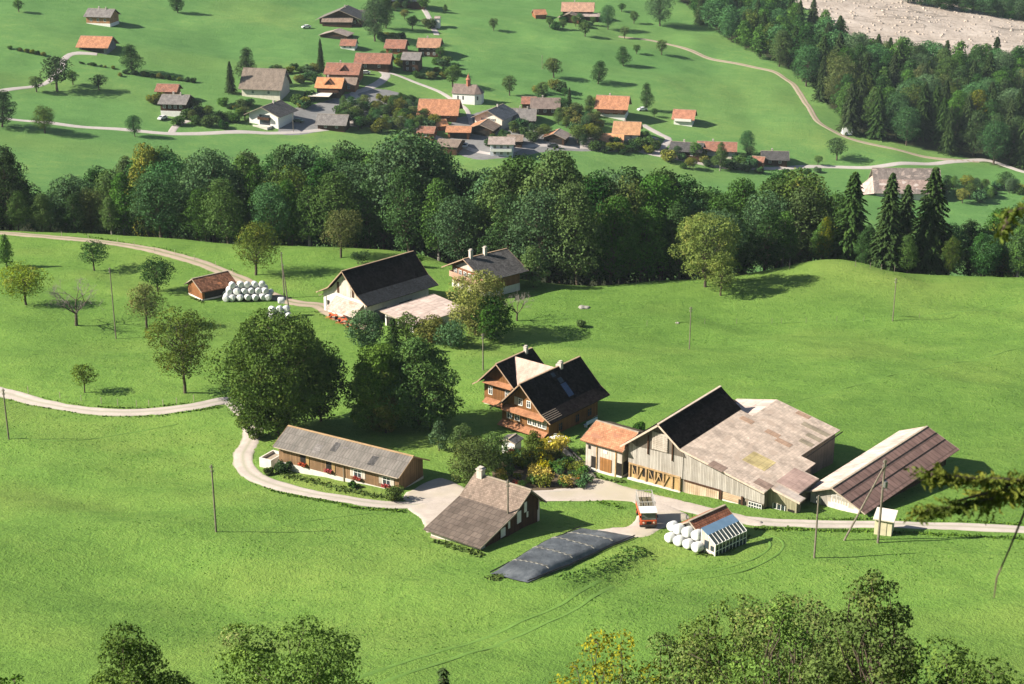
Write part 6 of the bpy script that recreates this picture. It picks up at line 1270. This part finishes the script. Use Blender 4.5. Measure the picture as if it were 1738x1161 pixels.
for y in (1.72, 4.95):
    for k in range(7): rk.box(-.93+k*.3, -.89+k*.3, y, y+.04, 1.35, 2.75)
    rk.box(-.95, .95, y, y+.05, 2.7, 2.78)
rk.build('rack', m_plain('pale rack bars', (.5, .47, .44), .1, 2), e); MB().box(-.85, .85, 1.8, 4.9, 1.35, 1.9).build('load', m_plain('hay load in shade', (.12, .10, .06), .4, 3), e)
for x in (-.85, .85):
    for y in (.75, 3.9):
        w = MB().tube((x-.14, y, .42), (x+.14, y, .42), .42, .42, 16).build('wheel', M_TY, e); MB().tube((x-.15, y, .42), (x+.15, y, .42), .2, .2, 12).build('rim', M_RED, w)

# red hay machines against the upper barn
for k, (x_, y_) in enumerate([(566, 541), (583, 549), (598, 556)]):
    g = G(x_, y_); e = empty('hay_rake', g, -.75+k*.3, label=['left one of the red hay machines under the upper barn gable', 'middle one of the red hay machines under the upper barn gable', 'right one of the red hay machines under the upper barn gable'][k], cat='farm machine')
    m = MB().box(-1.1, 1.1, -.1, .1, .7, .85).tube((-1, 0, .8), (0, .2, 1.4), .05).tube((1, 0, .8), (0, .2, 1.4), .05).box(-.15, .15, -.9, .9, .6, .7); m.build('frame', m_plain('red machine paint', (.50, .10, .04), .2, 3, .5), e)
    for s_ in (-.8, .8): MB().tube((s_-.07, 0, .38), (s_+.07, 0, .38), .38, .38, 12).build('wheel', M_TY, e)
    for s_ in (-.6, .6):
        q = MB()
        for a in range(8): q.tube((s_, -.7, .45), (s_+.6*math.cos(a*.785), -.7+.6*math.sin(a*.785), .2), .025)
        q.build('rotor', m_plain('orange tines', (.60, .16, .06), .2, 3), e)
# seats and table by the farmhouse
g = G(945, 750); e = empty('garden_table', g, .3, label='pale oval garden table with chairs in the shade of the farmhouse', cat='table')
m = MB()
for k in range(16):
    a0, a1 = k*math.pi/8, (k+1)*math.pi/8; m.poly([(0, 0, .76), (1.1*math.cos(a0), .6*math.sin(a0), .76), (1.1*math.cos(a1), .6*math.sin(a1), .76)]); m.poly([(1.1*math.cos(a0), .6*math.sin(a0), .76), (1.1*math.cos(a0), .6*math.sin(a0), .71), (1.1*math.cos(a1), .6*math.sin(a1), .71), (1.1*math.cos(a1), .6*math.sin(a1), .76)])
m.build('table_top', M_WHITE, e)
for sx in (-.7, .7):
    for sy in (-.35, .35): MB().tube((sx, sy, .72), (sx*1.1, sy*1.1, 0), .03).build('leg', M_WHITE, e)
for k, (dx, dy) in enumerate([(-1.0, -1.0), (.3, -1.1), (1.5, -.3), (-.2, 1.1)]):
    e = empty('garden_chair', G(945, 750)+Vector((dx, dy, 0)), k*1.1, label='white garden chair drawn up to the pale oval table', cat='chair', group='white garden chairs round the oval table')
    MB().box(-.24, .24, -.24, .24, .42, .46).build('seat', M_WHITE, e); MB().box(-.24, .24, .2, .24, .46, .9).build('backrest', M_WHITE, e)
    for sx in (-.2, .2):
        for sy in (-.2, .2): MB().tube((sx, sy, .42), (sx, sy, 0), .02).build('leg', M_WHITE, e)
g = G(1002, 722); e = empty('garden_bench', g, math.radians(50), label='bluish white bench against the shaded long side of the farmhouse', cat='bench')
MB().box(-1.3, 1.3, -.25, .25, .42, .5).build('seat', m_plain('bluish bench paint', (.45, .55, .65), .1, 2), e); MB().box(-1.3, 1.3, -.3, -.22, .5, 1.0).build('backrest', m_plain('bluish bench paint', (.45, .55, .65), .1, 2), e)
for s_ in (-1.1, 1.1): MB().box(s_-.05, s_+.05, -.25, .25, 0, .42).build('leg', M_WHITE, e)
# boulders in the meadow
for x_, y_, lab in [(990, 522, 'pale flat boulder in the hollow right of the black shade'), (1150, 548, 'small white stone by the stakes in the right meadow')]:
    g = G(x_, y_); rs = np.random.RandomState(x_); me = bmesh.new(); bmesh.ops.create_icosphere(me, subdivisions=3, radius=1.0)
    for v in me.verts: n_ = .18*math.sin(v.co.x*5+x_)+.12*math.cos(v.co.y*7); v.co *= (1+n_); v.co.z *= .45; v.co.x *= 1.3
    mm = bpy.data.meshes.new('boulder'); me.to_mesh(mm); me.free(); mm.materials.append(m_plain('limestone', (.26, .245, .21), .25, 2)); o = bpy.data.objects.new('boulder', mm); COL.objects.link(o); o.location = g; o.scale = (.8, .8, .8) if x_ < 1000 else (.28, .28, .28); tag(o, lab, 'boulder')

# ------------------------------------------------------------------ trees on the slope below the camera
def slope_tree(fn, seed, px, ptop, d, W, label, mat, leaves, ls, **kw):
    r = ray(px, ptop); X, Y, Z = r[0]*d, r[1]*d, r[2]*d; z0 = hz(X, Y); H = Z - z0
    e = fn(seed, H, W, mat=mat, leaves=leaves, ls=ls, **kw); e.location = (X, Y, z0); return tag(e, label, 'tree')
M_N1 = m_leaf('near leaves green', (0.100, 0.175, 0.034), tint=(.22, .24, .04), tf=.15); M_N2 = m_leaf('near leaves turning', (0.135, 0.205, 0.042), tint=(.24, .24, .05), tf=.2); M_N3 = m_leaf('near leaves pale', (.125, .195, .050), val=.45, tint=(.28, .29, .13), tf=.15); M_N4 = m_leaf('near leaves yellow', (.22, .21, .035), tint=(.34, .25, .04), tf=.2)
slope_tree(broadleaf, 701, 212, 1032, 62, 7.8, 'tree top with silvery tips at the bottom left', M_N1, 52000, .125, nb=52, shape='egg', trunk=.3, trunkr=.009, gaps=.55, blob=.13)
slope_tree(broadleaf, 702, 505, 1022, 62, 9.0, 'pale sunlit tree top at the bottom left of centre', M_N3, 64000, .125, nb=60, shape='round', trunk=.3, trunkr=.009, gaps=.55, blob=.13)
slope_tree(broadleaf, 703, 15, 1095, 48, 3.4, 'leafy twigs rising at the bottom left corner', M_N1, 7000, .12, nb=22, shape='egg', trunk=.3, trunkr=.009, gaps=.65, blob=.17)
slope_tree(broadleaf, 710, 1030, 1066, 60, 9.0, 'yellow orange tree top right of the bottom centre', M_N4, 24000, .125, nb=52, shape='egg', trunk=.3, trunkr=.009, gaps=.7, blob=.11)
slope_tree(broadleaf, 711, 1195, 1000, 60, 10.0, 'green and yellow tree top with a bare pale stem at the bottom', M_N2, 36000, .125, nb=70, shape='egg', trunk=.3, trunkr=.009, gaps=.6, blob=.11)
slope_tree(broadleaf, 712, 1375, 1000, 58, 12.5, 'wide airy tree top at the bottom right of centre', M_N2, 46000, .125, nb=84, shape='egg', trunk=.3, trunkr=.009, gaps=.6, blob=.105)
slope_tree(broadleaf, 713, 1285, 1020, 55, 5.5, 'thin pale tree top between the two turning trees', M_N3, 18000, .12, nb=38, shape='egg', trunk=.3, trunkr=.009, gaps=.65, blob=.13)
slope_tree(broadleaf, 714, 1562, 938, 52, 16.0, 'tall pointed dark tree top at the bottom right', M_N1, 120000, .125, nb=170, shape='cone', trunk=.15, trunkr=.009, gaps=.65, blob=.065)
slope_tree(broadleaf, 715, 1690, 1052, 50, 10.0, 'dark tree top in the bottom right corner', M_N1, 36000, .13, nb=50, shape='egg', trunk=.3, trunkr=.009, gaps=.55, blob=.12)
slope_tree(broadleaf, 717, 1110, 1085, 62, 6.5, 'low green tree top between the yellow one and the pale stem', M_N1, 24000, .125, nb=36, shape='round', trunk=.3, trunkr=.009, gaps=.6, blob=.13)
slope_tree(broadleaf, 718, 1465, 1045, 54, 8.5, 'olive tree top at the left foot of the tall pointed one', M_N2, 28000, .13, nb=44, shape='egg', trunk=.3, trunkr=.009, gaps=.6, blob=.12)
slope_tree(spruce, 716, 752, 1122, 60, 2.6, 'tip of a young conifer at the bottom edge', LS, 12000, .22)

# spruce bough reaching in from the right, close to the camera
def bough_tree():
    r = ray(1990, 560); d = 21.0; X, Y = r[0]*d, r[1]*d; z0 = hz(X, Y); e = empty('spruce_tree', (X, Y, z0), 0, label='near conifer outside the right edge whose blurred boughs reach into the picture', cat='tree')
    rs = np.random.RandomState(77); tb = MB(); H = 3.0 - z0; limb(tb, (0, 0, -.5), (0, 0, H), .22, .06, rs, 10, .005, 8); Cs, Ns, Al, Sh = [], [], [], []
    def W(px, py, dd): q = ray(px, py); return np.array([q[0]*dd-X, q[1]*dd-Y, q[2]*dd-z0])
    def bough(pts, r0, n, wid, droop=.1):
        for a, b in zip(pts, pts[1:]): tb.tube(tuple(a), tuple(b), r0, r0*.8, 5)
        P = np.array(pts); seg = np.linalg.norm(np.diff(P, axis=0), axis=1); cu = np.concatenate([[0], np.cumsum(seg)])
        for k in range(n):
            t = rs.rand()**.8*cu[-1]; i = min(np.searchsorted(cu, t, 'right')-1, len(seg)-1); f = (t-cu[i])/seg[i]; c = P[i]*(1-f)+P[i+1]*f; dr = (P[i+1]-P[i])/seg[i]
            s = np.array([rs.randn(), rs.randn(), -.35+.35*rs.randn()]); s /= np.linalg.norm(s); L = wid*rs.uniform(.3, 1)*(1-.5*t/cu[-1]); m_ = 9
            for q in range(m_): Cs.append(c + (s+dr*.6)*L*q/m_); Al.append(s+dr*.4+.6*rs.randn(3)); Ns.append(rs.randn(3)); Sh.append(rs.rand())
    bough([W(1990, 800, 21), W(1860, 815, 20.8), W(1720, 815, 20.5), W(1640, 812, 20.2), W(1580, 805, 20)], .03, 300, .55)
    bough([W(1720, 815, 20.5), W(1690, 845, 20.4), W(1610, 862, 20.2), W(1560, 868, 20)], .02, 130, .42)
    bough([W(1990, 300, 21), W(1860, 330, 20.7), W(1770, 345, 20.4), W(1715, 360, 20), W(1700, 400, 19.9)], .03, 170, .38)
    tb.tube(tuple(W(1742, 862, 20.5)), tuple(W(1712, 935, 20.5)), .018, .013, 5); tb.tube(tuple(W(1712, 935, 20.5)), tuple(W(1692, 980, 20.5)), .013, .012, 5); tb.tube(tuple(W(1692, 980, 20.5)), tuple(W(1687, 1015, 20.5)), .012, .008, 5); tb.tube(tuple(W(1850, 790, 20.6)), tuple(W(1742, 862, 20.5)), .02, .018, 5)
    bough([W(1990, 830, 21.2), W(1850, 838, 21), W(1740, 835, 20.8), W(1665, 838, 20.6)], .03, 420, .5)
    tb.tube(tuple(W(1680, 835, 20.4)), tuple(W(1625, 850, 20.3)), .02, .012, 5)
    rs2 = np.random.RandomState(5)
    for k in range(30):   # boughs higher and lower on the stem, outside the frame
        z = rs2.uniform(H*.3, H); a = rs2.uniform(-1.3, 1.9); R = rs2.uniform(1.0, 2.0); tip = np.array([R*math.cos(a), R*math.sin(a), z-.3]); 
        if abs(z-H*.5) < 99 and tip[0] > .1: bough([np.array([0, 0, z]), tip*np.array([.5, .5, 1])+np.array([0, 0, .1]), tip], .025, 26, .35)
    tb.build('trunk', M_BARK, e); C = np.array(Cs); N = np.array(Ns); V, F = leafquads(C, N, .10*(.6+.8*rs.rand(len(C))), rs, .35, .3, np.array(Al))
    np_mesh('crown', V, F, 4, m_leaf('sunlit needles', (.075, .115, .018), tint=(.2, .2, .02), tf=.2, val=.6), e, attr={'shade': ('FACE', np.array(Sh))})
bough_tree()

# ------------------------------------------------------------------ rough grass and weeds: at walls, road edges, and as shade on the clamp bank
RP = np.array(ROADPTS); YD = [wpoly([(690, 862), (770, 842), (868, 838), (962, 832), (1010, 812), (1062, 826), (1160, 850), (1280, 880), (1280, 892), (1130, 862), (1095, 858), (1060, 850), (960, 850), (900, 851), (800, 852), (750, 880), (728, 905), (712, 880)]), wpoly([(1070, 850), (1130, 856), (1170, 876), (1160, 884), (1120, 900), (1090, 912), (1010, 900), (1060, 895), (1080, 880), (1088, 862)])]
def tufts(name, label, pts, h0, h1, mat, seed=1):
    rs = np.random.RandomState(seed); P = np.array(pts); k_ = np.array([(((RP[:, 0]-a)**2 + (RP[:, 1]-b_)**2) > RP[:, 2]**2).all() for a, b_ in P])
    for yd in YD: k_ &= ~inpoly(P[:, 0], P[:, 1], yd)
    P = P[k_]; n = len(P); z = surf(P[:, 0], P[:, 1]); h = h0 + (h1-h0)*rs.rand(n)
    C = np.column_stack([P, z + h*.35]); V, F = leafquads(C, np.tile([0, -.4, .6], (n, 1)), h*1.5, rs, .7, .9)
    o = np_mesh(name, V, F, 4, mat, attr={'shade': ('FACE', rs.rand(n))}); return tag(o, label, 'plants', kind='stuff')
rs = np.random.RandomState(12)
def along(pix, n, w):
    P = [G(*p) for p in pix]; out = []
    for k in range(n):
        t = rs.rand()*(len(P)-1); i = int(t); f = t-i; a, b2 = P[i], P[i+1]; d = Vector((b2.x-a.x, b2.y-a.y)); nn = Vector((-d.y, d.x)).normalized(); q = Vector((a.x, a.y)) + d*f + nn*rs.normal()*w
        out.append((q.x, q.y))
    return out
M_WEED = m_leaf('weed leaves', (0.085, 0.150, 0.028)); M_BANKSHADE = m_leaf('bank shade leaves', (0.070, 0.145, 0.030))
tufts('bank_shade_grass', 'rough grass added for the dark shade on the bank before the black silage clamp', along([(948, 982), (985, 972), (1030, 955), (1070, 938), (1090, 928)], 650, .9), .08, .28, M_BANKSHADE)  # tufts stand in for the shaded side of the grassy bank
pts = []
for pix, n, w in [([(470, 800), (520, 815), (580, 830), (640, 842), (690, 852)], 500, .5), ([(735, 918), (775, 930), (818, 944)], 260, .3), ([(1060, 836), (1110, 846), (1165, 862)], 400, .5), ([(1215, 872), (1260, 890)], 120, .5), ([(1290, 888), (1350, 892), (1400, 886), (1470, 884)], 420, .4), ([(545, 528), (575, 545), (612, 560)], 250, .5), ([(320, 504), (345, 514)], 60, .2), ([(1180, 940), (1230, 938), (1270, 905)], 160, .4), ([(835, 985), (850, 978), (900, 950), (960, 915), (985, 900)], 500, .35), ([(412, 770), (425, 800), (470, 825)], 120, .4), ([(995, 806), (1030, 818), (1060, 818)], 160, .4)]: pts += along(pix, n, w)
tufts('wall_weeds', 'low weeds and long grass along walls and road edges', pts, .15, .4, M_WEED, 2)
pts = []
for pix, n, w in [([(0, 672), (80, 692), (160, 704), (250, 706), (330, 697), (375, 690)], 900, .35), ([(0, 658), (80, 680), (160, 693), (250, 694), (330, 685)], 700, .3), ([(405, 790), (430, 818), (500, 842), (600, 862), (690, 868)], 900, .3), ([(940, 845), (1000, 848), (1060, 862)], 200, .4), ([(1280, 898), (1480, 902), (1738, 914)], 900, .3), ([(1300, 884), (1480, 882), (1738, 890)], 700, .3), ([(0, 388), (150, 402), (290, 425), (400, 462)], 700, .3)]: pts += along(pix, n, w)
tufts('verge_grass', 'longer grass on the verges of the farm road and the field track', pts, .12, .3, M_WEED, 3)

# taller tufts scattered through the near pasture, denser where the noise says so
rs = np.random.RandomState(44); Q = np.column_stack([rs.uniform(-75, 110, 60000), rs.uniform(126, 300, 60000)])
den = vnoise(Q[:, 0]/11 + 50, Q[:, 1]/6 + 8) + .6*vnoise(Q[:, 0]/3 + 5, Q[:, 1]/2 + 80); Q = Q[(den > .12) & (Q[:, 1] < YE(Q[:, 0]) - 2)]
blocked = [wpoly([(440, 780), (520, 710), (740, 770), (700, 860)]), wpoly([(990, 830), (1000, 700), (1230, 640), (1640, 740), (1480, 885), (1350, 890), (1060, 840)]), wpoly([(720, 915), (800, 800), (940, 840), (830, 945)]), wpoly([(830, 985), (980, 890), (1085, 905), (900, 1002)]), wpoly([(1120, 945), (1130, 880), (1270, 860), (1275, 935)]), wpoly([(810, 740), (810, 600), (1030, 600), (1040, 740)]), wpoly([(530, 560), (530, 430), (900, 420), (900, 510), (700, 590)])]
for P_ in blocked: Q = Q[~inpoly(Q[:, 0], Q[:, 1], P_)]
Q = Q[:15000]; tufts('meadow_tufts', 'coarser grass tufts scattered through the near pasture', [tuple(q) for q in Q], .06, .17, m_leaf('tuft grass', (0.085, 0.175, 0.034), val=.4), 5)
# stones of the river bed
rs = np.random.RandomState(45); RB = wpoly([(1345, 8), (1440, 64), (1560, 98), (1700, 108), (1780, 112), (1780, 44), (1640, 18), (1560, -8), (1480, -40), (1300, -30)])
bx = [min(p[0] for p in RB), max(p[0] for p in RB), min(p[1] for p in RB), max(p[1] for p in RB)]; Q = np.column_stack([rs.uniform(bx[0], bx[1], 5000), rs.uniform(bx[2], bx[3], 5000)]); Q = Q[inpoly(Q[:, 0], Q[:, 1], RB)][:1500]
V = []; F = []
for x, y in Q:
    z = float(surf(x, y)) + .25; r = .25 + .9*rs.rand()**3; i = len(V); 
    for k in range(6): a = k*1.047 + rs.rand()*.4; V.append((x + r*math.cos(a), y + r*math.sin(a), z - .1))
    for k in range(4): a = k*1.571 + rs.rand()*.5; V.append((x + r*.55*math.cos(a), y + r*.55*math.sin(a), z + r*.6))
    F += [[i, i+1, i+6, i+6], [i+1, i+2, i+7, i+6], [i+2, i+3, i+7, i+7], [i+3, i+4, i+8, i+7], [i+4, i+5, i+9, i+8], [i+5, i, i+6, i+9], [i+6, i+7, i+8, i+9]]
mb = MB(); mb.v = [Vector(v) for v in V]; mb.f = [list(dict.fromkeys(f)) for f in F]; mb.m = [0]*len(F)
tag(mb.build('river_stones', m_plain('river stones', (.36, .30, .25), .35, .3)), 'countless grey boulders lying on the pale river bed', 'stones', kind='stuff')

# ------------------------------------------------------------------ air
hb = MB().box(-1100, 1100, -80, 2350, -420, 14); hazeo = hb.build('haze', bpy.data.materials.new('valley haze'), None)
hm = hazeo.data.materials[0]; hm.use_nodes = True; hm.node_tree.nodes.clear()
pv = hm.node_tree.nodes.new('ShaderNodeVolumePrincipled'); pv.inputs['Color'].default_value = (0.74, 0.90, 1.0, 1); pv.inputs['Density'].default_value = 0.00005; pv.inputs['Anisotropy'].default_value = 0.0
ho = hm.node_tree.nodes.new('ShaderNodeOutputMaterial'); hm.node_tree.links.new(pv.outputs[0], ho.inputs['Volume'])
tag(hazeo, 'thin bluish summer haze filling the valley air', 'haze', kind='stuff')
for nm in [k for k in KIDS]:
    o = bpy.data.objects.get(nm)
    if o is not None and not o.get('_used'):
        for c in KIDS[nm]: bpy.data.objects.remove(c)
        bpy.data.objects.remove(o)
for o in COL.objects:
    if '_used' in o: del o['_used']
